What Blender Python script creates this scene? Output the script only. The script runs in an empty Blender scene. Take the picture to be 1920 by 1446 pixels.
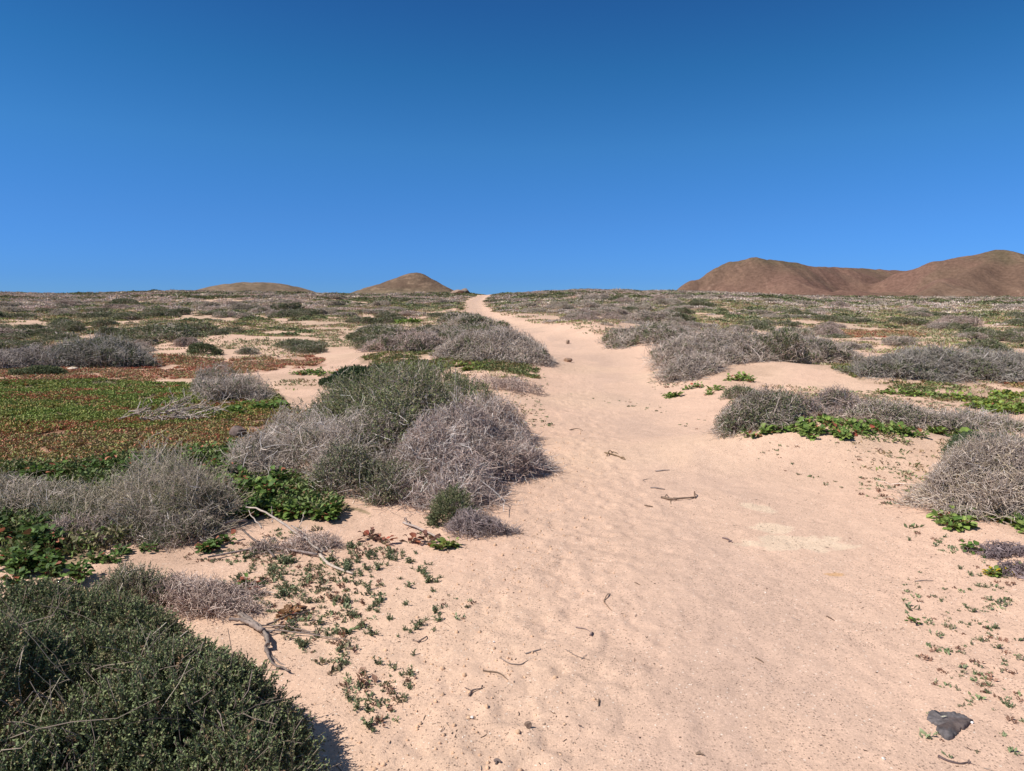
import bpy, math, random
import numpy as np
from math import radians as R

# ------------------------------------------------------------------ camera, sky, sun, exposure
scene = bpy.context.scene
F = 1321.0            # focal length in photo pixels (1920 wide)
HY = 575.0            # eye-level row in the photo
EYE = 1.6
PITCH = math.atan((723.0 - HY) / F)
cam_data = bpy.data.cameras.new("camera")
cam = bpy.data.objects.new("camera", cam_data)
scene.collection.objects.link(cam)
cam.location = (0, 0, EYE)
cam.rotation_euler = (math.pi / 2 - PITCH, 0, 0)
cam_data.sensor_width = 36
cam_data.lens = 36 * F / 1920
cam_data.clip_start = 0.05
cam_data.clip_end = 9000
scene.camera = cam

SUN_EL, SUN_AZ = R(50), R(250)        # azimuth clockwise from +y : sun stands left and a little behind
sx, sy, sz = math.sin(SUN_AZ) * math.cos(SUN_EL), math.cos(SUN_AZ) * math.cos(SUN_EL), math.sin(SUN_EL)
world = bpy.data.worlds.new("World"); scene.world = world
world.use_nodes = True
nt = world.node_tree; nt.nodes.clear()
sky = nt.nodes.new("ShaderNodeTexSky"); sky.sky_type = 'NISHITA'
sky.sun_disc = False; sky.sun_elevation = SUN_EL; sky.sun_rotation = SUN_AZ
sky.altitude = 0; sky.air_density = 1.0; sky.dust_density = 0.1; sky.ozone_density = 4.0
tc = nt.nodes.new("ShaderNodeTexCoord"); sp = nt.nodes.new("ShaderNodeSeparateXYZ")
nt.links.new(tc.outputs['Generated'], sp.inputs[0])
ramp = nt.nodes.new("ShaderNodeValToRGB")          # lower stops: clear deep blue down to the horizon; top stop: added fill
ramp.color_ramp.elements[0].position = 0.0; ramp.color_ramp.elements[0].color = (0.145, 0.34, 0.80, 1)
ramp.color_ramp.elements[1].position = 0.62; ramp.color_ramp.elements[1].color = (0.54, 0.47, 0.42, 1)  # unseen overhead sky, made brighter and more neutral to lift the shadows
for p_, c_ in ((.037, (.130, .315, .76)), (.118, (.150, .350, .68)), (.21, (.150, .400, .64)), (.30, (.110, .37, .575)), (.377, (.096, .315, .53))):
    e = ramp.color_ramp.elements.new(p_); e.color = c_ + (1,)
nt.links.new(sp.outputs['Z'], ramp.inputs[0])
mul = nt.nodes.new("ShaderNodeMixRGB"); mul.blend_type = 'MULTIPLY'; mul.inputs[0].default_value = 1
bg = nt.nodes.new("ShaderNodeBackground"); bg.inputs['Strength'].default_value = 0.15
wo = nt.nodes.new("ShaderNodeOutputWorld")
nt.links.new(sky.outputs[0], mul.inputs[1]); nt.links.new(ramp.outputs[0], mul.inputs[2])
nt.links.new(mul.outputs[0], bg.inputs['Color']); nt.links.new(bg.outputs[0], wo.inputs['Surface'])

sd = bpy.data.lights.new("sun", 'SUN'); sd.energy = 5.0; sd.angle = R(0.5); sd.color = (1.0, 0.955, 0.89)
so = bpy.data.objects.new("sun", sd); scene.collection.objects.link(so)
from mathutils import Vector
so.rotation_euler = Vector((sx, sy, sz)).to_track_quat('Z', 'Y').to_euler()
scene.view_settings.view_transform = 'Standard'; scene.view_settings.look = 'None'
scene.view_settings.exposure = 0.15; scene.view_settings.gamma = 1
scene.cycles.max_bounces = 4
scene.cycles.diffuse_bounces = 3

# ------------------------------------------------------------------ numeric helpers
rng = np.random.default_rng(7)
_perm = rng.permutation(256); _perm = np.concatenate([_perm, _perm, _perm])
_val = rng.random(256)

def noise(x, y, seed=0):
    x = np.asarray(x, float) + seed * 37.13; y = np.asarray(y, float) + seed * 91.7
    xi = np.floor(x).astype(np.int64); yi = np.floor(y).astype(np.int64)
    fx = x - xi; fy = y - yi
    fx = fx * fx * fx * (fx * (fx * 6 - 15) + 10); fy = fy * fy * fy * (fy * (fy * 6 - 15) + 10)
    def h(a, b): return _val[_perm[(_perm[a & 255] + b) & 255]]
    a = h(xi, yi); b = h(xi + 1, yi); c = h(xi, yi + 1); d = h(xi + 1, yi + 1)
    return (a + (b - a) * fx) * (1 - fy) + (c + (d - c) * fx) * fy      # 0..1

def fbm(x, y, octv=4, seed=0, gain=0.5):
    s = 0; a = 1; t = 0
    for i in range(octv):
        s = s + a * noise(x * 2.03 ** i, y * 2.03 ** i, seed + i * 3); t += a; a *= gain
    return s / t

def sstep(a, b, x):
    t = np.clip((x - a) / (b - a), 0, 1); return t * t * (3 - 2 * t)

# ------------------------------------------------------------------ terrain
YC = 165.0
_ska = (np.array([-600, 0, 150, 350, 500, 700, 850, 905, 960, 1040, 1100, 1200, 1350, 1480, 1600, 1920, 2400]) - 960) / F
_skr = np.array([549, 549, 553, 547, 549, 551, 549, 553, 550, 547, 544, 548, 548, 555, 559, 560, 560])
_sks = (1.6 + (HY - _skr) / F * YC) / (YC - 15)

def base(x, y):
    a = x / np.maximum(y, 30)
    s = np.interp(a, _ska, _sks)
    g = np.logaddexp(0, (y - 15) / 4) * 4
    up = np.minimum(g, YC - 15)
    over = np.maximum(y - YC, 0)
    k = up - over * over / (over + 25) * 0.55
    k = np.maximum(k, -160)
    return s * k

def ray(px, py):
    X = (np.asarray(px, float) - 960) / F; Y = (723 - np.asarray(py, float)) / F
    c, s = math.cos(PITCH), math.sin(PITCH)
    return X, Y * s + c, Y * c - s

def G(px, py):
    """ground point seen at a photo pixel"""
    px = np.atleast_1d(np.asarray(px, float)); py = np.atleast_1d(np.asarray(py, float))
    dx, dy, dz = ray(px, py)
    t = np.full(px.shape, 1.0); lo = t.copy(); hit = np.zeros(px.shape, bool); hi = np.full(px.shape, 400.)
    for i in range(900):
        z = EYE + dz * t - base(dx * t, dy * t)
        new = (~hit) & (z < 0)
        hi[new] = t[new]; hit |= new
        lo = np.where(hit, lo, t)
        t = np.where(hit, t, t * 1.0085)
        if hit.all() or t.max() > 1500: break
    hi = np.where(hit, hi, YC); lo = np.where(hit, lo, YC)
    for i in range(18):
        m = (lo + hi) / 2
        z = EYE + dz * m - base(dx * m, dy * m)
        lo = np.where(z > 0, m, lo); hi = np.where(z > 0, hi, m)
    return dx * hi, dy * hi

def G1(px, py):
    x, y = G(px, py); return float(x[0]), float(y[0])

# path: (row, left edge, right edge) in the photo
_path = [(1446, 700, 2010), (1300, 800, 1890), (1150, 890, 1800), (1020, 960, 1700), (920, 1010, 1610), (850, 1032, 1440),
         (800, 1038, 1350), (760, 1040, 1300), (720, 1042, 1255), (690, 1035, 1225), (665, 1010, 1195), (645, 985, 1135),
         (630, 960, 1075), (617, 942, 1020), (606, 915, 968), (596, 893, 938), (586, 880, 924), (577, 874, 910), (568, 872, 905),
         (561, 884, 906), (555, 899, 915), (552, 906, 920)]
_pl = G([p[1] for p in _path], [p[0] for p in _path]); _pr = G([p[2] for p in _path], [p[0] for p in _path])
_pcx = (_pl[0] + _pr[0]) / 2; _pcy = (_pl[1] + _pr[1]) / 2; _phw = np.abs(_pr[0] - _pl[0]) / 2
_pcx = np.concatenate([[_pcx[0] + .3, _pcx[0] + .1], _pcx, [_pcx[-1] + 2, _pcx[-1] + 6]])
_pcy = np.concatenate([[-40, 0], _pcy, [YC + 25, YC + 80]])
_phw = np.concatenate([[_phw[0], _phw[0]], _phw, [_phw[-1], _phw[-1]]])
for i in range(1, len(_pcy)): _pcy[i] = max(_pcy[i], _pcy[i - 1] + 0.05)

def pathd(x, y):
    """signed distance outside the path edge (negative inside)"""
    c = np.interp(y, _pcy, _pcx); w = np.interp(y, _pcy, _phw)
    c2 = np.interp(y + 0.5, _pcy, _pcx); sl = (c2 - c) / 0.5
    return np.abs(x - c) / np.sqrt(1 + sl * sl) - w

MOUNDS = []   # (x, y, rx, ry, h)
def add_mound(px, py, rx, ry, h):
    x, y = G1(px, py); MOUNDS.append((x, y, rx, ry, h))
add_mound(1570, 842, 1.7, 1.0, .50); add_mound(1450, 845, .8, .6, .08)
add_mound(740, 900, 1.4, 1.2, .14); add_mound(860, 675, 2.8, 2.2, .45); add_mound(960, 690, 1.6, 1.4, .3)
add_mound(1420, 705, 2.6, 1.8, .45); add_mound(1780, 715, 2.6, 1.6, .3); add_mound(1850, 985, 1.0, .8, .12)
add_mound(1240, 655, 2.4, 2.0, .35); add_mound(1110, 618, 3, 3, .5); add_mound(190, 680, 1.6, 1.2, .15)
add_mound(960, 600, 2, 3, .3); add_mound(450, 640, 3, 2, .25); add_mound(100, 1380, 1.3, 1.2, .06)

PALE = [(1500, 1018, .36, .16, .0), (1420, 950, .09, .16, .35), (1450, 990, .16, .10, -.3), (1565, 1078, .05, .03, 0)]
PALEW = [G1(p[0], p[1]) + p[2:] for p in PALE]

def terrain(x, y, fine=True):
    x = np.asarray(x, float); y = np.asarray(y, float)
    z = base(x, y)
    d = np.sqrt(x * x + y * y)
    pd = pathd(x, y)
    off = sstep(-0.1, 1.2, pd)
    far = sstep(9, 30, d)
    z = z + (fbm(x / 5.5, y / 5.5, 3, 1) - .5) * (0.08 + 0.18 * far) * off * (1 - .65 * sstep(90, 170, d))
    z = z + (noise(x / 1.6, y / 1.6, 5) - .5) * (0.06 + .08 * far) * off
    z = z + (noise(x / 30, y / 30, 8) - .5) * .5 * sstep(30, 80, d) * off
    z = z - 0.10 * (1 - sstep(-.9, .9, pd)) * sstep(4, 12, d) + 0.07 * np.exp(-((pd - 1.0) / .7) ** 2) * sstep(8, 16, d) * sstep(160, 60, d)
    for mx, my, rx, ry, h in MOUNDS:
        q = ((x - mx) / rx) ** 2 + ((y - my) / ry) ** 2
        z = z + .6 * h * np.exp(-q * 1.1)
    if fine:
        nearw = sstep(26, 6, d)
        z = z + (fbm(x / .34, y / .34, 3, 11) - .5) * .024 * nearw * (.45 + .55 * off)
        # trampled band along the left of the path
        c = np.interp(y, _pcy, _pcx); w = np.interp(y, _pcy, _phw)
        u = (x - c) / w
        tr = np.exp(-((u + .62) / .42) ** 2) + .35
        f1 = fbm(x / .15 + 3, y / .17, 2, 21)
        dent = sstep(.54, .68, f1)
        z = z - dent * .0075 * tr * nearw * sstep(.5, -.1, pd)
        z = z + (fbm(x / .085, y / .085, 3, 25) - .5) * .014 * nearw * (.4 + tr)
    return z

def Z(x, y): return float(terrain(np.array([x]), np.array([y]))[0])

def inpoly(x, y, poly):
    inside = np.zeros(np.shape(x), bool); n = len(poly); j = n - 1
    for i in range(n):
        xi, yi = poly[i]; xj, yj = poly[j]
        c = ((yi > y) != (yj > y)) & (x < (xj - xi) * (y - yi) / (yj - yi + 1e-12) + xi)
        inside ^= c; j = i
    return inside

def wpoly(pts):
    out = []
    for i in range(len(pts)):
        a = pts[i]; b = pts[(i + 1) % len(pts)]
        for t in (0, .33, .66):
            out.append(G1(a[0] + (b[0] - a[0]) * t, a[1] + (b[1] - a[1]) * t))
    return out

def sample_poly(poly, dens, r, mx=10 ** 7):
    P = np.array(poly); x0, y0 = P.min(0); x1, y1 = P.max(0)
    n = int(min((x1 - x0) * (y1 - y0) * dens, mx * 3))
    x = r.uniform(x0, x1, n); y = r.uniform(y0, y1, n)
    m = inpoly(x, y, poly); x, y = x[m][:mx], y[m][:mx]
    return x, y

def project(x, y, z):
    c, s = math.cos(PITCH), math.sin(PITCH)
    zz = z - EYE
    dep = y * c - zz * s; up = y * s + zz * c
    dep = np.where(np.abs(dep) < 1e-3, 1e-3, dep)
    return 960 + F * x / dep, 723 - F * up / dep, dep

# ------------------------------------------------------------------ materials
def mat(name, rough=.8, spec=.2, transl=0.0, bump=None, colnoise=None, sheen=0):
    m = bpy.data.materials.new(name); m.use_nodes = True
    t = m.node_tree; b = t.nodes['Principled BSDF']
    b.inputs['Roughness'].default_value = rough; b.inputs['Specular IOR Level'].default_value = spec
    at = t.nodes.new("ShaderNodeAttribute"); at.attribute_name = "Col"
    src = at.outputs['Color']
    if colnoise:
        tcn = t.nodes.new("ShaderNodeTexCoord"); n = t.nodes.new("ShaderNodeTexNoise")
        n.inputs['Scale'].default_value = colnoise[0]; n.inputs['Detail'].default_value = 5
        t.links.new(tcn.outputs['Object'], n.inputs['Vector'])
        mr = t.nodes.new("ShaderNodeMapRange"); mr.inputs[1].default_value = .25; mr.inputs[2].default_value = .75
        mr.inputs[3].default_value = 1 - colnoise[1]; mr.inputs[4].default_value = 1 + colnoise[1]
        t.links.new(n.outputs['Fac'], mr.inputs[0])
        vm = t.nodes.new("ShaderNodeVectorMath"); vm.operation = 'SCALE'
        t.links.new(src, vm.inputs[0]); t.links.new(mr.outputs[0], vm.inputs['Scale'])
        src = vm.outputs[0]
        if bump:
            bn = t.nodes.new("ShaderNodeBump"); bn.inputs['Strength'].default_value = bump[0]; bn.inputs['Distance'].default_value = bump[1]
            t.links.new(n.outputs['Fac'], bn.inputs['Height']); t.links.new(bn.outputs[0], b.inputs['Normal'])
    t.links.new(src, b.inputs['Base Color'])
    if transl:
        tr = t.nodes.new("ShaderNodeBsdfTranslucent"); mx = t.nodes.new("ShaderNodeMixShader"); mx.inputs[0].default_value = transl
        t.links.new(src, tr.inputs['Color'])
        out = t.nodes['Material Output']
        t.links.new(b.outputs[0], mx.inputs[1]); t.links.new(tr.outputs[0], mx.inputs[2]); t.links.new(mx.outputs[0], out.inputs['Surface'])
    return m

M_LEAF = mat("succulent_leaf", .6, .25, .12, colnoise=(40, .15))
M_BROAD = mat("broad_leaf", .62, .25, .22, colnoise=(60, .2))
M_TWIG = mat("dry_twig", .85, .15, 0, colnoise=(25, .2))
M_WOOD = mat("weathered_wood", .9, .1, 0, colnoise=(60, .35), bump=(.6, .004))
M_ROCK = mat("rock_surface", .75, .3, 0, colnoise=(45, .3), bump=(.8, .01))
M_SCRUB = mat("scrub_surface", .85, .1, .08)

def sand_material():
    m = bpy.data.materials.new("sand"); m.use_nodes = True
    t = m.node_tree; N = t.nodes; L = t.links; b = N['Principled BSDF']
    b.inputs['Roughness'].default_value = .95; b.inputs['Specular IOR Level'].default_value = .08
    at = N.new("ShaderNodeAttribute"); at.attribute_name = "Col"
    g = N.new("ShaderNodeNewGeometry")
    def nz(scale, det, rough=.6):
        n = N.new("ShaderNodeTexNoise"); n.inputs['Scale'].default_value = scale; n.inputs['Detail'].default_value = det
        n.inputs['Roughness'].default_value = rough; L.new(g.outputs['Position'], n.inputs['Vector']); return n.outputs['Fac']
    def mrange(s, a, b_, c, d):
        r = N.new("ShaderNodeMapRange"); r.inputs[1].default_value = a; r.inputs[2].default_value = b_
        r.inputs[3].default_value = c; r.inputs[4].default_value = d; L.new(s, r.inputs[0]); return r.outputs[0]
    def math_(op, a, b_):
        n = N.new("ShaderNodeMath"); n.operation = op
        for i, s in enumerate((a, b_)):
            if isinstance(s, (int, float)): n.inputs[i].default_value = s
            else: L.new(s, n.inputs[i])
        return n.outputs[0]
    grain = mrange(nz(260, 3, .7), .3, .7, .80, 1.2)
    blot = mrange(nz(7, 6, .65), .3, .7, .93, 1.06)
    f = math_('MULTIPLY', math_('MULTIPLY', grain, blot), mrange(nz(85, 4, .75), .32, .68, .84, 1.14))
    # coarse grains: dark grit and pale shell crumbs
    def vor(scale, rnd=1):
        v = N.new("ShaderNodeTexVoronoi"); v.inputs['Scale'].default_value = scale; v.inputs['Randomness'].default_value = rnd
        L.new(g.outputs['Position'], v.inputs['Vector']); return v
    v1 = vor(105); sepc = N.new("ShaderNodeSeparateColor"); L.new(v1.outputs['Color'], sepc.inputs[0])
    gritmask = mrange(nz(1.9, 4, .7), .40, .62, .05, .34)
    pick = math_('LESS_THAN', sepc.outputs[0], gritmask)
    near = math_('LESS_THAN', v1.outputs['Distance'], .42)
    dark = math_('MULTIPLY', pick, near)
    pick2 = math_('GREATER_THAN', sepc.outputs[1], .98)
    pale = math_('MULTIPLY', pick2, near)
    mixd = N.new("ShaderNodeMixRGB"); mixd.inputs[2].default_value = (.25, .17, .13, 1)
    sc = N.new("ShaderNodeVectorMath"); sc.operation = 'SCALE'
    L.new(at.outputs['Color'], sc.inputs[0]); L.new(f, sc.inputs['Scale'])
    L.new(math_('MULTIPLY', dark, .75), mixd.inputs[0]); L.new(sc.outputs[0], mixd.inputs[1])
    mixp = N.new("ShaderNodeMixRGB"); mixp.inputs[2].default_value = (.85, .74, .62, 1)
    L.new(math_('MULTIPLY', pale, .7), mixp.inputs[0]); L.new(mixd.outputs[0], mixp.inputs[1])
    L.new(mixp.outputs[0], b.inputs['Base Color'])
    bn = N.new("ShaderNodeBump"); bn.inputs['Strength'].default_value = .55; bn.inputs['Distance'].default_value = .012
    h = math_('ADD', math_('MULTIPLY', nz(26, 5, .65), 1.0), math_('MULTIPLY', nz(170, 3, .6), .35))
    h = math_('ADD', h, math_('MULTIPLY', nz(5, 3, .5), 1.4))
    L.new(h, bn.inputs['Height']); L.new(bn.outputs[0], b.inputs['Normal'])
    return m
M_SAND = sand_material()

# ------------------------------------------------------------------ mesh helpers
C = scene.collection
def link(o, parent=None):
    C.objects.link(o)
    if parent is not None: o.parent = parent
    return o

def tag(o, label=None, cat=None, group=None, kind=None):
    if label: o['label'] = label
    if cat: o['category'] = cat
    if group: o['group'] = group
    if kind: o['kind'] = kind
    return o

def empty(name, loc=(0, 0, 0), rz=0):
    o = bpy.data.objects.new(name, None); o.empty_display_size = .1
    o.location = loc; o.rotation_euler = (0, 0, rz); return link(o)

class MB:
    """numpy mesh buffer: chunks of vertices, faces (tris or quads) and colours"""
    def __init__(s): s.v = []; s.c = []; s.q = []; s.t = []; s.n = 0; s.smooth = False
    def add(s, v, c, q=None, t=None):
        v = np.asarray(v, np.float32).reshape(-1, 3); c = np.broadcast_to(np.asarray(c, np.float32), (len(v), 3))
        if q is not None and len(q): s.q.append(np.asarray(q, np.int64).reshape(-1, 4) + s.n)
        if t is not None and len(t): s.t.append(np.asarray(t, np.int64).reshape(-1, 3) + s.n)
        s.v.append(v); s.c.append(c); s.n += len(v)
    def arrays(s):
        v = np.concatenate(s.v) if s.v else np.zeros((0, 3)); c = np.concatenate(s.c) if s.c else np.zeros((0, 3))
        q = np.concatenate(s.q) if s.q else np.zeros((0, 4), np.int64); t = np.concatenate(s.t) if s.t else np.zeros((0, 3), np.int64)
        return v, c, q, t
    def mesh(s, name, m, smooth=False):
        v, c, q, t = s.arrays()
        me = bpy.data.meshes.new(name)
        me.vertices.add(len(v)); me.vertices.foreach_set('co', v.astype(np.float32).ravel())
        nl = q.size + t.size; me.loops.add(nl)
        me.loops.foreach_set('vertex_index', np.concatenate([q.ravel(), t.ravel()]).astype(np.int32))
        npol = len(q) + len(t); me.polygons.add(npol)
        st = np.concatenate([np.arange(len(q)) * 4, len(q) * 4 + np.arange(len(t)) * 3]).astype(np.int32)
        me.polygons.foreach_set('loop_start', st)
        if smooth: me.polygons.foreach_set('use_smooth', np.ones(npol, bool))
        me.update(calc_edges=True)
        a = me.color_attributes.new("Col", 'FLOAT_COLOR', 'POINT')
        col = np.ones((len(v), 4), np.float32); col[:, :3] = np.clip(c, 0, 1); a.data.foreach_set('color', col.ravel())
        me.materials.append(m)
        return me
    def obj(s, name, m, parent=None, smooth=False, loc=(0, 0, 0)):
        o = bpy.data.objects.new(name, s.mesh(name, m, smooth)); o.location = loc
        return link(o, parent)

def norm(v): return v / np.maximum(np.linalg.norm(v, axis=-1, keepdims=True), 1e-9)

def tubes(mb, P, Rd, col, k=3):
    """P (N,M,3) polylines, Rd (N,M) radii, col (N,3)"""
    N_, M_, _ = P.shape
    if N_ == 0: return
    T = np.gradient(P, axis=1); T = norm(T)
    ref = np.where(np.abs(T[..., 2:3]) > .9, np.array([1., 0, 0]), np.array([0, 0, 1.]))
    A = norm(np.cross(T, ref)); B = np.cross(T, A)
    ang = np.arange(k) * 2 * np.pi / k
    V = P[:, :, None, :] + Rd[:, :, None, None] * (A[:, :, None, :] * np.cos(ang)[None, None, :, None] + B[:, :, None, :] * np.sin(ang)[None, None, :, None])
    idx = np.arange(N_ * M_ * k).reshape(N_, M_, k)
    nx = np.roll(idx, -1, axis=2)
    q = np.stack([idx[:, :-1], nx[:, :-1], nx[:, 1:], idx[:, 1:]], -1).reshape(-1, 4)
    c = np.repeat(col, M_ * k, axis=0)
    t = []
    if k > 3:
        for e in (0, M_ - 1):
            for j in range(1, k - 1): t.append(np.stack([idx[:, e, 0], idx[:, e, j], idx[:, e, j + 1]], -1))
        t = np.concatenate(t)
    mb.add(V.reshape(-1, 3), c, q=q, t=t if len(t) else None)

def leaves(mb, pos, d, ln, wd, col, r, fold=.35):
    """small folded rhombic leaves"""
    n = len(pos)
    if n == 0: return
    d = norm(d); side = norm(np.cross(d, norm(r.normal(size=(n, 3)) + np.array([0, 0, .6])))); up = np.cross(side, d)
    ln = np.broadcast_to(ln, (n,))[:, None]; wd = np.broadcast_to(wd, (n,))[:, None]
    a = pos; b = pos + d * ln * .5 + side * wd * .5 + up * wd * fold; c = pos + d * ln; e = pos + d * ln * .5 - side * wd * .5 + up * wd * fold
    V = np.stack([a, b, c, e], 1)
    i = np.arange(n)[:, None] * 4
    mb.add(V.reshape(-1, 3), np.repeat(col, 4, axis=0), t=np.concatenate([i + [0, 1, 2], i + [0, 2, 3]]))

def grow(r, P0, D0, L, M_, wob, grav=0.0):
    n = len(P0); P = np.zeros((n, M_, 3)); P[:, 0] = P0; D = norm(D0); st = (L / (M_ - 1))[:, None]
    for i in range(1, M_):
        P[:, i] = P[:, i - 1] + D * st
        D = norm(D + wob * r.normal(size=(n, 3)) + np.array([0, 0, grav]))
    return P

def branch_off(r, P, L, n, tmin, spread, f0, f1):
    i = r.integers(0, len(P), n); M_ = P.shape[1]
    t = r.uniform(tmin, 1, n) * (M_ - 1); k = np.minimum(t.astype(int), M_ - 2); fr = (t - k)[:, None]
    a = P[i, k]; b = P[i, k + 1]
    D = norm(norm(b - a) + spread * r.normal(size=(n, 3)) + np.array([0, 0, .1]))
    return a + (b - a) * fr, D, L[i] * r.uniform(f0, f1, n)

class Env:
    """bush envelope: union of domes (x, y, rx, ry, rot, h)"""
    def __init__(s, lobes, seed=0, rough=.3, nscale=3.0, edge=1.25): s.edge = edge; s.l = lobes; s.seed = seed; s.rough = rough; s.ns = nscale
    def H(s, x, y):
        h = np.zeros(np.shape(x))
        for (cx, cy, rx, ry, rot, hh) in s.l:
            ca, sa = math.cos(rot), math.sin(rot); u = (x - cx) * ca + (y - cy) * sa; v = -(x - cx) * sa + (y - cy) * ca
            q = (u / rx) ** 2 + (v / ry) ** 2
            q = q * (1 + s.edge * (noise(x * 1.7 / rx, y * 1.7 / rx, s.seed + 2) - .5))
            h = np.maximum(h, hh * np.sqrt(np.maximum(1 - q, 0)) ** .85)
        return h * (1 + s.rough * 2 * (noise(x * s.ns, y * s.ns, s.seed) - .5))
    def pts(s, r, n):
        a = np.array([l[2] * l[3] for l in s.l]); i = r.choice(len(s.l), n, p=a / a.sum())
        L = np.array(s.l)[i]; th = r.uniform(0, 2 * np.pi, n); q = np.sqrt(r.random(n))
        u = q * np.cos(th) * L[:, 2]; v = q * np.sin(th) * L[:, 3]
        return L[:, 0] + u * np.cos(L[:, 4]) - v * np.sin(L[:, 4]), L[:, 1] + u * np.sin(L[:, 4]) + v * np.cos(L[:, 4]), i
    def ctr(s, i): L = np.array(s.l)[i]; return L[:, 0], L[:, 1]
    def clamp(s, P, k=.22):
        h = s.H(P[..., 0], P[..., 1]); z = P[..., 2]
        P[..., 2] = np.where(z > h, h + k * (z - h), z); P[..., 2] = np.maximum(P[..., 2], .012); return P

def colmix(r, n, cols, w=None, jit=.18):
    cols = np.array(cols, float); i = r.choice(len(cols), n, p=w)
    return cols[i] * (1 + jit * r.normal(size=(n, 1))).clip(.5, 1.6)

GREY = [(0.522, 0.427, 0.356), (0.427, 0.348, 0.294), (0.641, 0.541, 0.461), (0.356, 0.285, 0.237)]
LILAC = [(0.511, 0.388, 0.331), (0.427, 0.325, 0.278), (0.653, 0.524, 0.451), (0.344, 0.251, 0.21)]
BLEACH = [(.72, .65, .60), (.62, .55, .51)]
STRAW = [(.48, .39, .28), (.42, .35, .27), (.36, .32, .23), (.55, .47, .38)]
OLIVE = [(.17, .19, .095), (.14, .17, .085), (.20, .215, .10), (.23, .205, .12)]
DARKG = [(.155, .180, .085), (.125, .150, .072), (.19, .205, .095), (.25, .215, .115), (.29, .18, .11)]
DARKW = [.36, .34, .2, .07, .03]
FRESH = [(.11, .19, .04), (.15, .24, .05), (.09, .15, .04), (.20, .26, .06)]
REDS = [(.34, .09, .055), (.26, .085, .05), (.42, .16, .09), (.20, .10, .05)]

def prune(env, P, tol, *more):
    tip = P[:, -1]; h = env.H(tip[:, 0], tip[:, 1]); mid = P[:, P.shape[1] // 2]; hm = env.H(mid[:, 0], mid[:, 1])
    k = (tip[:, 2] < h * 1.04 + tol) & (mid[:, 2] < hm + tol) & ((h > 0) | (tip[:, 2] < tol)) & (tip[:, 2] > -.01)
    return (P[k],) + tuple(m[k] for m in more)

def add_twigs(mb, env, r, n0, cols, L0=.5, rad=.004, dens=(4, 5, 2), wob=.28, up=.5, upz=0.0, minr=.0011, seg=(8, 5, 4, 3), lfac=1.0, spread=.75, bleach=0.0, clampk=.22):
    """main stems, branches off them, then a tangle of short crooked twigs through the whole volume"""
    x, y, i = env.pts(r, n0); cx, cy = env.ctr(i)
    x0 = cx + (x - cx) * .5; y0 = cy + (y - cy) * .5
    H = np.maximum(env.H(x, y), .06)
    out = np.stack([x - cx, y - cy, np.zeros(n0)], 1)
    D = norm(out + np.array([0, 0, 1.]) * (H[:, None] * 1.0 + up * .2) + .35 * r.normal(size=(n0, 3)) * H[:, None])
    L = np.minimum(L0 * r.uniform(.6, 1.15, n0), np.maximum(H * 1.5, .12))
    P = grow(r, np.stack([x0, y0, np.zeros(n0)], 1), D, L, seg[0], wob * .8, upz)
    P = env.clamp(P, .5)
    def put(P, ra, b=0):
        c = colmix(r, len(P), cols, None, .24) * (.80 + .48 * noise(P[:, 0, 0] * 5.5 / L0 * .4, P[:, 0, 1] * 5.5 / L0 * .4 + P[:, 0, 2] * 2 / L0, env.seed + 29))[:, None]
        if b:
            k = r.random(len(P)) < b; c[k] = colmix(r, int(k.sum()), BLEACH)
        taper = np.linspace(1, .55, P.shape[1])[None]
        tubes(mb, P, np.maximum(ra * r.uniform(.6, 1.25, (len(P), 1)) * taper, minr), c)
    put(P, rad, bleach)
    tol = .05 * L0 + (.40 * L0 if up > 1.3 else .17 * L0)
    p, d, l = branch_off(r, P, L, n0 * dens[0], .15, spread * 1.3, .4 * lfac, .8 * lfac)
    P1 = grow(r, p, d, l, seg[1], wob * 1.2, upz); P1, l = prune(env, P1, tol, l)
    put(P1, max(rad * .65, minr), bleach)
    if len(dens) < 2: return
    n = int(n0 * dens[0] * dens[1] * (1.6 if len(dens) > 2 else .9))
    x, y, i = env.pts(r, n); h = env.H(x, y)
    z = h * (1 - np.abs(r.normal(0, .42, n)))
    gsc = 2.2 / max(L0, .2); gp = noise(x * gsc, y * gsc, env.seed + 17); k = (h > .02) & (z > 0) & (gp + .22 * r.random(n) > .36); x, y, z, h = x[k], y[k], z[k], h[k]; n = len(x)
    e = .04; gx = (env.H(x + e, y) - h) / e; gy = (env.H(x, y + e) - h) / e
    nr = norm(np.stack([-gx, -gy, np.ones(n)], 1))
    d = norm(nr * (.45 + .25 * up) + r.normal(size=(n, 3)) * .75)
    l = L0 * r.uniform(.12, .42, n) * (1 + .25 * (up > 1.3))
    P2 = grow(r, np.stack([x, y, z - l * .3], 1), d, l, 4, wob * 1.5, upz); P2[..., 2] = np.maximum(P2[..., 2], .006)
    P2, l = prune(env, P2, tol, l)
    put(P2, max(rad * .42, minr), bleach * .6)
    if len(dens) > 2 and len(P2):
        p, d, l = branch_off(r, P2, l, int(len(P2) * dens[2] * .8), .2, spread * 1.2, .3, .8)
        P3 = grow(r, p, d, l, 3, wob * 1.5, upz); P3, = prune(env, P3, tol)
        put(P3, minr, bleach * .3)

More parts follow.
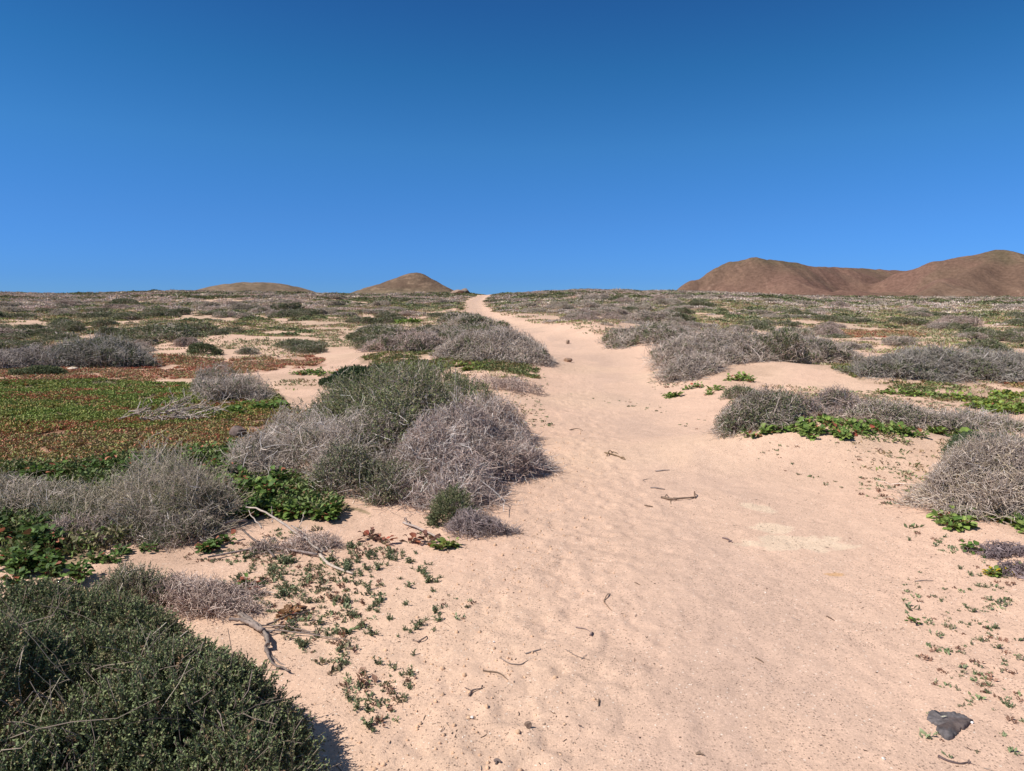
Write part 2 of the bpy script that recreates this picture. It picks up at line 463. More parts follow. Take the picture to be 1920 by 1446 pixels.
def add_foliage(mb, env, r, n, cols, w=None, sprig=.07, m=16, leaf=(.010, .005), low=.35, gap=.42, gscale=9.0, stand=.6, twigmb=None, twigcols=None, tw=.0012):
    x, y, i = env.pts(r, int(n * 2.2))
    g = noise(x * gscale, y * gscale, env.seed + 7) + .25 * r.random(len(x))
    keep = g > gap; x, y = x[keep][:n], y[keep][:n]; n = len(x)
    h = env.H(x, y); ok = h > .015; x, y, h = x[ok], y[ok], h[ok]; n = len(x)
    e = .03; gx = (env.H(x + e, y) - h) / e; gy = (env.H(x, y + e) - h) / e
    nr = norm(np.stack([-gx, -gy, np.ones(n)], 1))
    u = 1 - np.abs(r.normal(0, .22, n)); u = np.where(r.random(n) < .3, r.uniform(.1, 1, n), u); u = np.clip(u, .05, 1.02)
    z = h * u
    d = norm(nr * .7 + np.array([0, 0, stand]) + .55 * r.normal(size=(n, 3)))
    Ls = sprig * r.uniform(.5, 1.3, n)
    z = np.maximum(z - Ls * .5, .005)
    P = grow(r, np.stack([x, y, z], 1), d, Ls, 4, .16)
    if twigmb is not None: tubes(twigmb, P, np.full(P.shape[:2], tw), colmix(r, n, twigcols or STRAW))
    t = np.tile(np.linspace(.05, 1, m), (n, 1)) * 3 * .999; k = t.astype(int); fr = (t - k)[..., None]
    ii = np.arange(n)[:, None]
    a = P[ii, k]; b = P[ii, k + 1]; pos = (a + (b - a) * fr).reshape(-1, 3); ax = np.repeat(norm(P[:, -1] - P[:, 0]), m, axis=0)
    dl = norm(ax * .75 + r.normal(size=(n * m, 3)) * .75)
    cs = colmix(r, n, cols, w, .14)
    c = np.repeat(cs, m, axis=0) * (1 + .15 * r.normal(size=(n * m, 1))).clip(.6, 1.5)
    s = r.uniform(.7, 1.3, n * m)
    leaves(mb, pos, dl, leaf[0] * s, leaf[1] * s, c, r)

def conform(mb, ox, oy, oz):
    """let a bush built in local coordinates follow the ground"""
    for v in mb.v:
        v[:, 2] += (terrain(v[:, 0] + ox, v[:, 1] + oy, False) - oz).astype(np.float32)

# ------------------------------------------------------------------ ground
def axis_pts(lo_fine, hi_fine, s0, gr, lo, hi, gr2=.05, far=200):
    out = [lo_fine]
    while out[-1] < hi_fine: out.append(out[-1] + s0)
    a = out[-1]; s = s0
    while out[-1] < hi:
        d = out[-1] - a; s = s0 + gr * d
        if d > far: s = s0 + gr * far + gr2 * (d - far)
        out.append(out[-1] + s)
    neg = [lo_fine]; a = lo_fine
    while neg[-1] > lo:
        d = a - neg[-1]; s = s0 + gr * d
        if d > far: s = s0 + gr * far + gr2 * (d - far)
        neg.append(neg[-1] - s)
    return np.array(neg[::-1][:-1] + out)

# ground-cover mats, as photo outlines: (outline, cover, colour weights green/olive/red)
MATS = [
    ([(-150, 722), (0, 720), (200, 713), (420, 720), (520, 742), (545, 772), (400, 790), (230, 806), (0, 814), (-150, 820)], 1.0, 'green'),
    ([(-150, 816), (0, 810), (230, 800), (400, 784), (545, 766), (590, 775), (560, 800), (520, 828), (400, 850), (300, 850), (200, 862), (0, 885), (-150, 890)], 1.0, 'rust'),
    ([(0, 700), (150, 690), (250, 678), (360, 676), (580, 668), (610, 680), (590, 692), (430, 704), (200, 716), (0, 722)], .62, 'red'),
    ([(680, 680), (760, 668), (900, 684), (1010, 700), (1010, 712), (890, 702), (700, 694)], .6, 'olive'),
    ([(1570, 700), (1640, 690), (1700, 690), (1680, 712), (1600, 725), (1560, 715)], .7, 'olive'),
    ([(1820, 700), (1920, 690), (2000, 690), (2000, 740), (1920, 735), (1850, 722)], .75, 'rust'),
    ([(1640, 730), (1800, 725), (1920, 745), (1920, 775), (1840, 765), (1700, 742)], .35, 'olive'),
    ([(1560, 618), (1700, 622), (1760, 632), (1700, 640), (1580, 632)], .5, 'red'),
    ([(1570, 845), (1700, 838), (1760, 850), (1700, 865), (1600, 862)], .25, 'olive'),
    ([(0, 880), (200, 862), (330, 850), (480, 850), (520, 900), (640, 960), (640, 985), (560, 975), (430, 960), (330, 1000), (180, 1040), (0, 1080)], .95, 'fresh'),
]
for m_ in MATS: m_[0][:] = wpoly(m_[0])

def build_ground():
    X = axis_pts(-2.6, 3.2, .017, .011, -3500, 3500); Y = axis_pts(1.7, 4.2, .014, .0085, -300, 3500)
    Y = np.concatenate([Y[Y < 1.7][::3], Y[Y >= 1.7]])
    gx, gy = np.meshgrid(X, Y); x = gx.ravel(); y = gy.ravel()
    z = terrain(x, y)
    n = len(x); ny, nx = gx.shape
    pd = pathd(x, y); d = np.hypot(x, y)
    warm = np.array([.640, .428, .312]); grey = np.array([.605, .416, .308]); yel = np.array([.645, .450, .318])
    a = fbm(x / 2.3, y / 2.3, 4, 41)[:, None]; b = fbm(x / .7, y / .7, 3, 47)[:, None]
    inside = sstep(.2, -.5, pd + (b[:, 0] - .5) * .9)[:, None]
    c = warm * (1 - inside) + (warm * .35 + grey * .65) * inside
    c = c + (yel - c) * sstep(.45, .7, a) * .5
    c = c * (.955 + .14 * b)
    # gritty grey streak down the middle of the path
    cc = np.interp(y, _pcy, _pcx); ww = np.interp(y, _pcy, _phw); u = (x - cc) / ww
    st = np.exp(-((u - .1) / .4) ** 2) * sstep(.35, .6, fbm(x / .5, y / 1.5, 3, 51)) * (pd < .2)
    c = c * (1 - .10 * st[:, None]) + np.array([0, .004, .010]) * st[:, None]
    # litter-stained soil among the scrub
    soil = sstep(.5, 3, pd) * sstep(14, 40, d) * (.25 + .5 * sstep(.35, .65, fbm(x / 3.1, y / 3.1, 4, 61)))
    c = c * (1 - soil[:, None] * .35) + np.array([.26, .22, .15]) * (soil[:, None] * .35)
    edge = sstep(.2, 1.5, pd) * sstep(30, 8, d) * sstep(.5, .62, fbm(x / .9, y / .9, 4, 66)) * .30
    c = c * (1 - edge[:, None]) + np.array([.30, .20, .13]) * edge[:, None]
    for poly, cov, kind in MATS:
        P = np.array(poly); bb = (x > P[:, 0].min() - 1) & (x < P[:, 0].max() + 1) & (y > P[:, 1].min() - 1) & (y < P[:, 1].max() + 1)
        ix = np.where(bb)[0]; jx = x[ix] + (noise(x[ix] * 2, y[ix] * 2, 71) - .5) * .5; jy = y[ix] + (noise(x[ix] * 2, y[ix] * 2, 73) - .5) * .7
        m = inpoly(jx, jy, poly); ix = ix[m]
        k = cov * .75 * sstep(.62 - cov * .6, .9 - cov * .6, fbm(x[ix] / .5, y[ix] / .6, 4, 75))[:, None]
        tone = {'green': (.10, .085, .04), 'rust': (.22, .10, .055), 'red': (.28, .13, .08), 'olive': (.20, .15, .08), 'fresh': (.20, .16, .08)}[kind]
        c[ix] = c[ix] * (1 - k) + np.array(tone) * k
    for i, (mx, my, rx, ry, rot) in enumerate(PALEW):
        ca, sa = math.cos(rot), math.sin(rot); uu = ((x - mx) * ca + (y - my) * sa) / rx; vv = (-(x - mx) * sa + (y - my) * ca) / ry
        q = uu ** 2 + vv ** 2 + (fbm(x / .09, y / .09, 3, 81) - .5) * 2.0
        k = (sstep(1.1, .75, q) * .75)[:, None]
        tone = np.array([.69, .53, .385]) if i < 3 else np.array([.62, .36, .17])
        c = c * (1 - k) + tone * k
    mb = MB()
    idx = np.arange(n).reshape(ny, nx)
    q = np.stack([idx[:-1, :-1], idx[:-1, 1:], idx[1:, 1:], idx[1:, :-1]], -1).reshape(-1, 4)
    mb.add(np.stack([x, y, z], 1), c, q=q)
    o = mb.obj('ground', M_SAND, smooth=True); tag(o, kind='structure')
build_ground()

# ------------------------------------------------------------------ hills on the skyline
def hill_material(name, bumpd):
    m = mat(name, .95, .05, 0)
    t = m.node_tree; b = t.nodes['Principled BSDF']; g = t.nodes.new("ShaderNodeNewGeometry")
    n = t.nodes.new("ShaderNodeTexNoise"); n.inputs['Scale'].default_value = .16 if bumpd > 1 else .6; n.inputs['Detail'].default_value = 8
    n.inputs['Roughness'].default_value = .7
    t.links.new(g.outputs['Position'], n.inputs['Vector'])
    bn = t.nodes.new("ShaderNodeBump"); bn.inputs['Strength'].default_value = .6; bn.inputs['Distance'].default_value = bumpd
    t.links.new(n.outputs['Fac'], bn.inputs['Height']); t.links.new(bn.outputs[0], b.inputs['Normal'])
    at = [x for x in t.nodes if x.type == 'ATTRIBUTE'][0]
    mr = t.nodes.new("ShaderNodeMapRange"); mr.inputs[1].default_value = .35; mr.inputs[2].default_value = .65; mr.inputs[3].default_value = .72; mr.inputs[4].default_value = 1.25
    t.links.new(n.outputs['Fac'], mr.inputs[0])
    vm = t.nodes.new("ShaderNodeVectorMath"); vm.operation = 'SCALE'; t.links.new(at.outputs['Color'], vm.inputs[0]); t.links.new(mr.outputs[0], vm.inputs['Scale'])
    t.links.new(vm.outputs[0], b.inputs['Base Color'])
    return m

def grid_obj(name, x0, x1, y0, y1, nx, ny, hf, cf, m):
    gx, gy = np.meshgrid(np.linspace(x0, x1, nx), np.linspace(y0, y1, ny)); x = gx.ravel(); y = gy.ravel()
    z = hf(x, y); c = cf(x, y, z); mb = MB(); idx = np.arange(len(x)).reshape(ny, nx)
    q = np.stack([idx[:-1, :-1], idx[:-1, 1:], idx[1:, 1:], idx[1:, :-1]], -1).reshape(-1, 4)
    mb.add(np.stack([x, y, z], 1), c, q=q)
    o = mb.obj(name, m, smooth=True); tag(o, kind='structure'); return o

D1 = 420.0
def at_px(px, D): return (px - 960) / F * D
def zrow(row, D): return EYE + (HY - row) / F * D
def cone_h(x, y):
    cx = at_px(783, D1); top = zrow(513, D1); dx = x - cx; dy = y - D1
    r = np.sqrt(np.where(dx < 0, (dx / 56) ** 2, (dx / 37) ** 2) + (dy / 40) ** 2)
    th = np.arctan2(dy, dx)
    r = r * (1 + .10 * (noise(th * 3 + 10, r * 1.5, 90) - .5)) + .0
    s = np.sqrt(r * r + .018) - .134
    p = np.where(s < 1, (1 - s) ** 1.0, 0); tail = np.exp(-s * 1.5)
    prof = .62 * (1 - s * .98) + .38 * tail
    prof = np.where(s > .85, np.minimum(prof, .20 - (s - .85) * .30), prof)
    return -12 + (top + 12) * (.36 + .64 * np.maximum(prof, -1)) - np.maximum(s - 1.1, 0) * 6 + (fbm(x / 4, y / 4, 4, 93) - .5) * 1.1
def cone_c(x, y, z):
    a = fbm(x / 6, y / 6, 4, 95)[:, None]; lo = sstep(13, 7.5, z + 2 * (a[:, 0] - .5))[:, None]
    c = np.array([.125, .080, .057]) * (1 - a) + np.array([.18, .125, .085]) * a
    c = c + (np.array([.27, .185, .125]) - c) * sstep(.5, .72, fbm(x / 5, y / 5 + z / 2, 4, 97))[:, None] * .7
    return c * (1 - lo * .7) + np.array([.19, .16, .10]) * lo * .7
grid_obj('hill', at_px(783, D1) - 75, at_px(783, D1) + 70, D1 - 70, D1 + 70, 260, 200, cone_h, cone_c, hill_material('cone_hill_soil', .8))

D2 = 260.0
def mound_h(x, y):
    cx = at_px(487, D2); top = zrow(531, D2); u = (x - cx) / 27.0; v = (y - D2) / 40.0
    q = np.sqrt(u * u + v * v)
    return -14 + (top + 14) * (1 - .28 * q ** 2.2) - np.maximum(q - 1.1, 0) * 9 + (fbm(x / 5, y / 5, 4, 99) - .5) * .9
def mound_c(x, y, z):
    a = fbm(x / 4, y / 4, 4, 101)[:, None]; return np.array([.14, .105, .070]) * (1 - a) + np.array([.27, .19, .13]) * a
grid_obj('hill', at_px(487, D2) - 60, at_px(487, D2) + 60, D2 - 60, D2 + 60, 220, 160, mound_h, mound_c, hill_material('sandy_hill_soil', .8))

# red-brown twin hills, right
D3 = 1500.0
def ridge_seg(x, y, pts):
    """height of a rounded ridge through pts (x, y, top, half-width)"""
    best = np.full(x.shape, -400.)
    for (ax, ay, az, aw), (bx, by, bz, bw) in zip(pts[:-1], pts[1:]):
        dx, dy = bx - ax, by - ay; L2 = dx * dx + dy * dy
        t = np.clip(((x - ax) * dx + (y - ay) * dy) / L2, 0, 1)
        q = np.hypot(x - ax - t * dx, y - ay - t * dy)
        w = aw + t * (bw - aw); h = az + t * (bz - az)
        s = np.sqrt((q / w) ** 2 + .03) - .173
        hh = h - (h + 30) * (s * .98 - .13 * s * s * 0)
        best = np.maximum(best, hh)
    return best
def smax(a, b, k=8): return np.logaddexp(a / k, b / k) * k
def red_h(x, y):
    def p(px, row, D, w): return (at_px(px, D), D, zrow(row, D), w)
    wx = x + (fbm(x / 130, y / 130, 3, 110) - .5) * 60; wy = y + (fbm(x / 130, y / 130, 3, 112) - .5) * 60
    A = ridge_seg(wx, wy, [p(1298, 527, 1480, 75), p(1340, 503, 1490, 115), p(1375, 492, 1500, 150), p(1412, 485, 1500, 190), p(1465, 495, 1530, 200), p(1515, 501, 1560, 200), p(1600, 504, 1720, 250), p(1740, 512, 1800, 260)])
    A2 = ridge_seg(wx, wy, [p(1420, 497, 1470, 120), p(1500, 538, 1330, 130)])
    B = ridge_seg(wx, wy, [p(1640, 532, 1500, 110), p(1680, 510, 1450, 130), p(1740, 493, 1430, 160), p(1820, 481, 1410, 185), p(1877, 469, 1400, 215), p(1930, 484, 1410, 205), p(1990, 505, 1420, 230), p(2150, 540, 1500, 200)])
    B2 = ridge_seg(wx, wy, [p(1880, 480, 1380, 140), p(1760, 530, 1250, 120), p(1700, 556, 1180, 100)])
    B3 = ridge_seg(wx, wy, [p(1885, 480, 1380, 140), p(1910, 545, 1220, 110)])
    A3 = ridge_seg(wx, wy, [p(1560, 545, 1350, 120), p(1680, 548, 1330, 130)])
    z = smax(smax(A, A2, 5), smax(B, smax(B2, B3, 4), 5), 4); z = smax(z, A3, 4)
    z = smax(z, np.full(x.shape, -25.), 4)
    z = z + (fbm(x / 40, y / 40, 5, 115) - .5) * 7 - np.abs(noise(x / 34 + y / 160, y / 200, 117) - .5) * 5
    return z
def red_c(x, y, z):
    a = fbm(x / 70, y / 70, 4, 121)[:, None]; b = fbm(x / 22, y / 90, 4, 123)[:, None]
    c = np.array([.168, .095, .072]) * (1 - a) + np.array([.205, .125, .090]) * a
    g = sstep(60, 110, z + 60 * (a[:, 0] - .5))[:, None] * .55 + sstep(.5, .65, fbm(x / 160, y / 160, 3, 127))[:, None] * .3
    c = c * (1 - g) + np.array([.125, .098, .060]) * g
    pale = sstep(.56, .80, b) * .38
    c = c * (1 - pale) + np.array([.27, .165, .115]) * pale
    # thin pale tracks and gullies
    tr = np.exp(-(np.abs(noise(x / 60 + 5, y / 120, 131) - .5) / .008) ** 2)[:, None] * .35 * sstep(80, 10, z)[:, None]
    return c * (1 - tr) + np.array([.36, .25, .18]) * tr
grid_obj('hills', 150, 1500, 1050, 2100, 620, 420, red_h, red_c, hill_material('red_hill_soil', 2.5))

# ------------------------------------------------------------------ named shrubs near the camera
LOW = .84
EXCL = []      # (x, y, r) footprints already taken

def hero(name, label, cat, lobes, build, seed, group=None, rough=.3, nscale=3.0, ragged=5, edge=1.15):
    """lobes: (px, row of footprint centre, rx, ry, h[, rot]) ; build(env_of, rng, add) fills the parts"""
    W = []
    for l in lobes:
        x, y = G1(l[0], l[1]); W.append((x, y, l[2] * 1.03, l[3], l[5] if len(l) > 5 else 0, l[4] * LOW))
        EXCL.append((x, y, max(l[2], l[3])))
    ox, oy = W[0][0], W[0][1]; oz = Z(ox, oy)
    root = empty(name, (ox, oy, oz)); tag(root, label, cat, group)
    L = [(w[0] - ox, w[1] - oy, w[2], w[3], w[4], w[5]) for w in W]
    r = np.random.default_rng(seed)
    sat = [[(l[0] + l[2] * q * math.cos(a), l[1] + l[3] * q * math.sin(a), l[2] * w_, l[3] * w_, 0, l[5] * h_) for a, q, w_, h_ in zip(r.uniform(0, 6.28, ragged), r.uniform(.75, 1.12, ragged), r.uniform(.18, .38, ragged), r.uniform(.25, .6, ragged))] for l in L]
    def env_of(idx=None):
        idx = range(len(L)) if idx is None else idx
        return Env([L[i] for i in idx] + [q for i in idx for q in sat[i]], seed, rough * 1.15, nscale, edge)
    bufs = {}
    def buf(part):
        if part not in bufs: bufs[part] = MB()
        return bufs[part]
    build(env_of, r, buf)
    for part, mb in bufs.items():
        if mb.n == 0: continue
        conform(mb, ox, oy, oz)
        mb.obj(part, {'foliage': M_LEAF, 'leaves': M_BROAD}.get(part, M_TWIG), root)
    return root

# dark green cushion in the lower left corner
def b1(E, r, buf):
    e = E()
    add_foliage(buf('foliage'), e, r, 21000, [(c[0] * 1.22, c[1] * 1.27, c[2] * 1.2) for c in DARKG], DARKW, sprig=.085, m=20, leaf=(.0115, .006), low=.2, gap=.40, gscale=7, twigmb=buf('twigs'), twigcols=[(.26, .2, .15), (.2, .16, .12)], tw=.0013)
    add_twigs(buf('twigs'), e, r, 60, [(.24, .19, .15), (.18, .14, .12)], .7, .0035, (4, 3), .25, minr=.0013)
    add_twigs(buf('twigs'), e, r, 26, STRAW, .8, .0022, (3,), .16, up=.8, minr=.0012, clampk=.5)
hero('cushion_shrub', 'large dark green cushion shrub filling the lower left corner of the picture', 'shrub',
     [(0, 1500, .76, .66, .48), (230, 1440, .42, .40, .36), (0, 1290, .80, .46, .34), (150, 1280, .38, .32, .26), (370, 1480, .34, .36, .34), (320, 1570, .42, .42, .38)], b1, 11, rough=.30, nscale=2.6, ragged=0, edge=.5)

def b_sp(E, r, buf):
    e = E(); add_foliage(buf('foliage'), e, r, 900, OLIVE + [(.16, .20, .09)], None, sprig=.10, m=16, leaf=(.011, .005), gap=.3, stand=1.4, twigmb=buf('twigs'))
    add_twigs(buf('twigs'), e, r, 14, GREY, .3, .003, (4, 3), .2, up=1.2)
hero('sprig_plant', 'upright grey-green sprigs rising behind the large dark cushion shrub', 'plant', [(245, 1140, .17, .12, .20), (205, 1150, .1, .1, .12)], b_sp, 12, rough=.5, nscale=9)

# dead tuft behind it
def b_tuft(n0, cols=LILAC, dens=(5, 5, 2), L0=.4, rad=.004, bleach=0.0, fol=0, folcols=OLIVE, leaf=(.014, .007), up=.6, fgap=.45, m=12, minr=.0013, wob=.28, clampk=.22, upz=0.0, sprig=.07, fl=None, tl=None):
    def f(E, r, buf):
        add_twigs(buf('twigs'), E(tl), r, n0, cols, L0, rad, dens, wob, up=up, minr=minr, bleach=bleach, clampk=clampk, upz=upz)
        if fol: add_foliage(buf('foliage'), E(fl), r, fol, folcols, None, sprig=sprig, m=m, leaf=leaf, gap=fgap, twigmb=buf('twigs'), twigcols=cols)
    return f
hero('dead_tuft', 'low brown-grey tangle of dead twigs just above the dark cushion shrub', 'dead plant', [(330, 1130, .34, .16, .15), (400, 1150, .22, .12, .09)], b_tuft(70, dens=(5, 5, 2), L0=.28, rad=.003), 13)

# the big clump left of the path: three plants grown into each other
hero('grey_shrub', 'leafless silvery grey shrub forming the left part of the big clump beside the path', 'shrub',
     [(610, 880, .72, .70, .62), (520, 890, .42, .5, .40), (680, 915, .45, .4, .42), (560, 850, .45, .45, .60)],
     b_tuft(170, GREY, (6, 5, 3), .62, .0055, .25, fol=1500, folcols=OLIVE, leaf=(.014, .007), fgap=.55, m=10), 21, rough=.35)
def b_mid(E, r, buf):
    add_foliage(buf('foliage'), E([0, 1, 2, 3, 4]), r, 12500, [(c[0] * 1.22, c[1] * 1.25, c[2] * 1.1) for c in OLIVE] + [(.22, .25, .09)], None, sprig=.10, m=14, leaf=(.019, .0095), gap=.40, gscale=5, twigmb=buf('twigs'), twigcols=GREY, tw=.0016)
    add_foliage(buf('foliage'), E([5, 6]), r, 1300, OLIVE, None, sprig=.08, m=12, leaf=(.016, .008), gap=.35, gscale=6, twigmb=buf('twigs'), twigcols=GREY, tw=.0016)
    add_twigs(buf('twigs'), E(), r, 90, GREY, .9, .007, (5, 4, 2), .25, minr=.0018, bleach=.25)
hero('green_shrub', 'olive green bushy shrub crowning the middle of the big clump by the path', 'shrub',
     [(745, 840, .80, .72, .92), (655, 815, .55, .55, .72), (850, 815, .58, .50, .80), (735, 895, .36, .38, .86), (770, 780, .8, .7, .74), (650, 930, .22, .22, .40), (735, 940, .3, .2, .32)], b_mid, 22, rough=.38, nscale=3.2)
hero('dead_shrub', 'dead purplish grey thicket of tangled bare twigs at the right end of the big clump', 'dead shrub',
     [(875, 890, .62, .56, .56), (815, 915, .45, .40, .46), (930, 885, .34, .40, .42), (850, 940, .50, .34, .26), (915, 830, .46, .45, .56)],
     b_tuft(300, LILAC + [(.22, .17, .16)], (6, 5, 3), .66, .006, .55, wob=.34, minr=.0016), 23, rough=.5, ragged=3)
hero('small_green_shrub', 'small dark green tuft at the foot of the dead purplish thicket', 'shrub', [(852, 985, .14, .12, .26)],
     b_tuft(10, OLIVE, (4,), .2, .003, fol=500, folcols=DARKG[:3] + OLIVE, leaf=(.013, .006), fgap=.2, m=14, up=1), 24)
hero('dead_tuft', 'small dark purplish dead tuft right of the little green tuft at the thicket foot', 'dead plant', [(890, 1000, .2, .13, .16)],
     b_tuft(45, [(.30, .24, .23), (.36, .29, .27)], (5, 4, 2), .22, .003), 25)
hero('dense_green_shrub', 'dense round dark green shrub standing behind the big clump by the path', 'shrub', [(692, 722, .78, .55, .42), (640, 725, .4, .3, .25)],
     b_tuft(12, OLIVE, (4,), .5, .006, fol=4200, folcols=[(.06, .10, .045), (.08, .12, .05), (.05, .08, .035)], leaf=(.034, .015), fgap=.2, m=9, up=1), 26, rough=.18)

# straw and grey wisps, left middle
hero('wispy_shrub', 'tall wispy straw-coloured dry shrub with a pointed top amid the leafy greens', 'shrub',
     [(320, 985, .34, .34, .40), (300, 930, .20, .26, .64), (372, 985, .18, .26, .36)], b_tuft(34, STRAW + GREY[:1], (5, 4, 3), .62, .0032, .10, up=1.6, upz=.06, wob=.2, clampk=.55, fol=1100, folcols=OLIVE, leaf=(.011, .005), fgap=.5), 31, rough=.5)
hero('wispy_shrub', 'spreading straw-coloured dry shrub of thin stems left of the pointed wispy one', 'shrub',
     [(215, 965, .36, .32, .36), (160, 985, .28, .26, .26)], b_tuft(30, STRAW, (5, 4, 3), .52, .003, .08, up=1.4, upz=.06, wob=.2, clampk=.55, fol=1000, folcols=OLIVE, leaf=(.011, .005), fgap=.5), 32, rough=.5)
hero('grey_green_shrub', 'fine grey-green twiggy shrub at the left edge below the red mat', 'shrub',
     [(60, 965, .50, .36, .28), (-40, 960, .5, .5, .30)], b_tuft(50, GREY + STRAW, (5, 5, 3), .48, .0035, .05, fol=3400, folcols=OLIVE, leaf=(.012, .005), fgap=.4, m=10, up=1), 33, rough=.4)
hero('wispy_shrub', 'low dark wispy shrub at the feet of the two straw-coloured dry shrubs', 'shrub',
     [(270, 1005, .36, .22, .20), (340, 1010, .22, .2, .2)], b_tuft(60, GREY + [(.15, .12, .1)], (5, 4, 3), .30, .003, .1, fol=1200, folcols=OLIVE + DARKG[:2], leaf=(.011, .005), fgap=.45, m=10), 34)
hero('dead_tuft', 'pale purplish dead tuft in front of the left wispy shrub', 'dead plant', [(140, 1020, .20, .14, .22)], b_tuft(36, LILAC, (5, 4, 2), .28, .003, .1, up=1.2), 35)
hero('grey_shrub', 'thin silvery bush with green base standing on the far side of the green mat', 'shrub',
     [(440, 748, .62, .5, .42), (410, 735, .4, .4, .5)], b_tuft(110, GREY, (5, 5, 2), .55, .0055, .1, fol=900, folcols=OLIVE + [(.13, .2, .08)], leaf=(.022, .011), fgap=.5, m=9, up=1.2, minr=.0022), 36, rough=.4)
hero('dark_shrub', 'dark upright grey-green bush beyond the red mat at the left', 'shrub',
     [(185, 688, 1.0, .7, .62), (235, 690, .55, .5, .40)], b_tuft(110, [(.30, .27, .23), (.38, .34, .30)], (5, 5, 2), .7, .008, .0, fol=5200, folcols=DARKG[:3] + OLIVE, leaf=(.034, .014), fgap=.35, m=9, up=1.4, minr=.003), 37, rough=.3)
hero('dark_shrub', 'brownish dark tangled bush at the left edge beyond the red mat', 'shrub',
     [(60, 692, .9, .7, .48), (0, 695, .7, .7, .45)], b_tuft(160, [(.32, .27, .24), (.42, .36, .32)], (5, 5, 2), .7, .008, .0, fol=700, folcols=OLIVE, leaf=(.034, .014), fgap=.5, m=8, up=.8, minr=.003), 38, rough=.3)
hero('small_green_shrub', 'low dark green bush in front of the brownish tangled one at the left edge', 'shrub',
     [(78, 708, .5, .3, .24)], b_tuft(10, OLIVE, (4,), .3, .006, fol=1100, folcols=DARKG[:3], leaf=(.03, .014), fgap=.25, m=9), 39)
hero('small_green_shrub', 'small round dark green bush alone on bare sand behind the red mat', 'shrub',
     [(382, 668, .45, .3, .32)], b_tuft(10, OLIVE, (4,), .3, .006, fol=800, folcols=DARKG[:3], leaf=(.036, .016), fgap=.25, m=9), 40)

# mound left of the path bend
hero('dark_shrub', 'dark grey-green thicket at the left end of the mound by the path bend', 'shrub',
     [(775, 668, 1.0, .9, .60), (730, 668, .6, .6, .35)], b_tuft(110, LILAC, (5, 5, 2), .8, .009, .03, fol=2200, folcols=OLIVE + DARKG[:2], leaf=(.036, .016), fgap=.45, m=9, minr=.0035), 41)
hero('grey_shrub', 'wide grey brush covering the near slope of the mound by the path bend', 'shrub',
     [(930, 685, 1.15, .9, .60), (880, 680, .8, .8, .55), (985, 690, .7, .7, .42)], b_tuft(230, GREY, (6, 5, 2), .85, .008, .04, fol=2000, folcols=OLIVE, leaf=(.034, .016), fgap=.5, m=9, minr=.0035), 42)
hero('green_shrub', 'green and grey brush along the top of the mound by the path bend', 'shrub',
     [(850, 650, 1.2, 1.0, .55), (800, 642, .8, .8, .45), (890, 635, 1.1, 1.2, .5)], b_tuft(120, GREY, (5, 5, 2), .8, .009, .03, fol=3600, folcols=OLIVE + [(.10, .15, .05)], leaf=(.04, .018), fgap=.42, m=9, minr=.004), 43)
hero('dark_shrub', 'dark round bush at the back of the mound below the path bend', 'shrub',
     [(880, 612, 1.5, 1.3, .62)], b_tuft(60, GREY, (5, 4, 2), .9, .011, .0, fol=2800, folcols=OLIVE + DARKG[:2], leaf=(.05, .024), fgap=.4, m=8, minr=.006), 44)
hero('dead_tuft', 'sparse crooked dead bush on sand between mound and big clump', 'dead shrub',
     [(935, 735, .62, .35, .30), (980, 740, .35, .25, .22)], b_tuft(46, LILAC + [(.15, .11, .1)], (4, 4, 2), .42, .006, .05, wob=.4, minr=.0022), 45)

# right of the path
hero('grey_shrub', 'large silvery grey brush at the left end of the clump right of the path', 'shrub',
     [(1320, 700, 1.15, .9, .72), (1290, 715, .6, .5, .40), (1355, 690, .8, .8, .7)], b_tuft(230, GREY, (6, 5, 2), .9, .008, .05, fol=1500, folcols=OLIVE, leaf=(.034, .015), fgap=.52, m=8, minr=.0032, up=1), 51)
hero('green_shrub', 'tall dark green bush in the middle of the clump right of the path', 'shrub',
     [(1425, 695, 1.05, .8, .82), (1400, 690, .7, .6, .85)], b_tuft(90, GREY, (5, 5, 2), .8, .008, .03, fol=3600, folcols=DARKG[:3] + OLIVE, leaf=(.036, .016), fgap=.4, m=9, minr=.0035, up=1), 52)
hero('green_shrub', 'dark green bush with bare grey twigs at the right end of the same clump', 'shrub',
     [(1510, 682, 1.0, .8, .66), (1545, 680, .8, .7, .5)], b_tuft(130, GREY, (5, 5, 2), .8, .008, .03, fol=2300, folcols=DARKG[:3] + OLIVE, leaf=(.036, .016), fgap=.48, m=9, minr=.0035, up=1), 53)
hero('grey_shrub', 'grey brush spilling over the sandy bank above the path bend', 'shrub',
     [(1240, 655, 1.3, 1.1, .55), (1180, 645, .9, .9, .40)], b_tuft(130, GREY, (5, 5, 2), .9, .01, .03, fol=2000, folcols=OLIVE, leaf=(.045, .02), fgap=.48, m=8, minr=.005), 54)
hero('small_green_shrub', 'small bushy grey-green tuft on bare sand right of the path', 'shrub',
     [(1388, 752, .26, .18, .24)], b_tuft(26, GREY, (4, 4), .25, .005, fol=420, folcols=DARKG[:3] + OLIVE, leaf=(.024, .011), fgap=.3, m=10), 55)

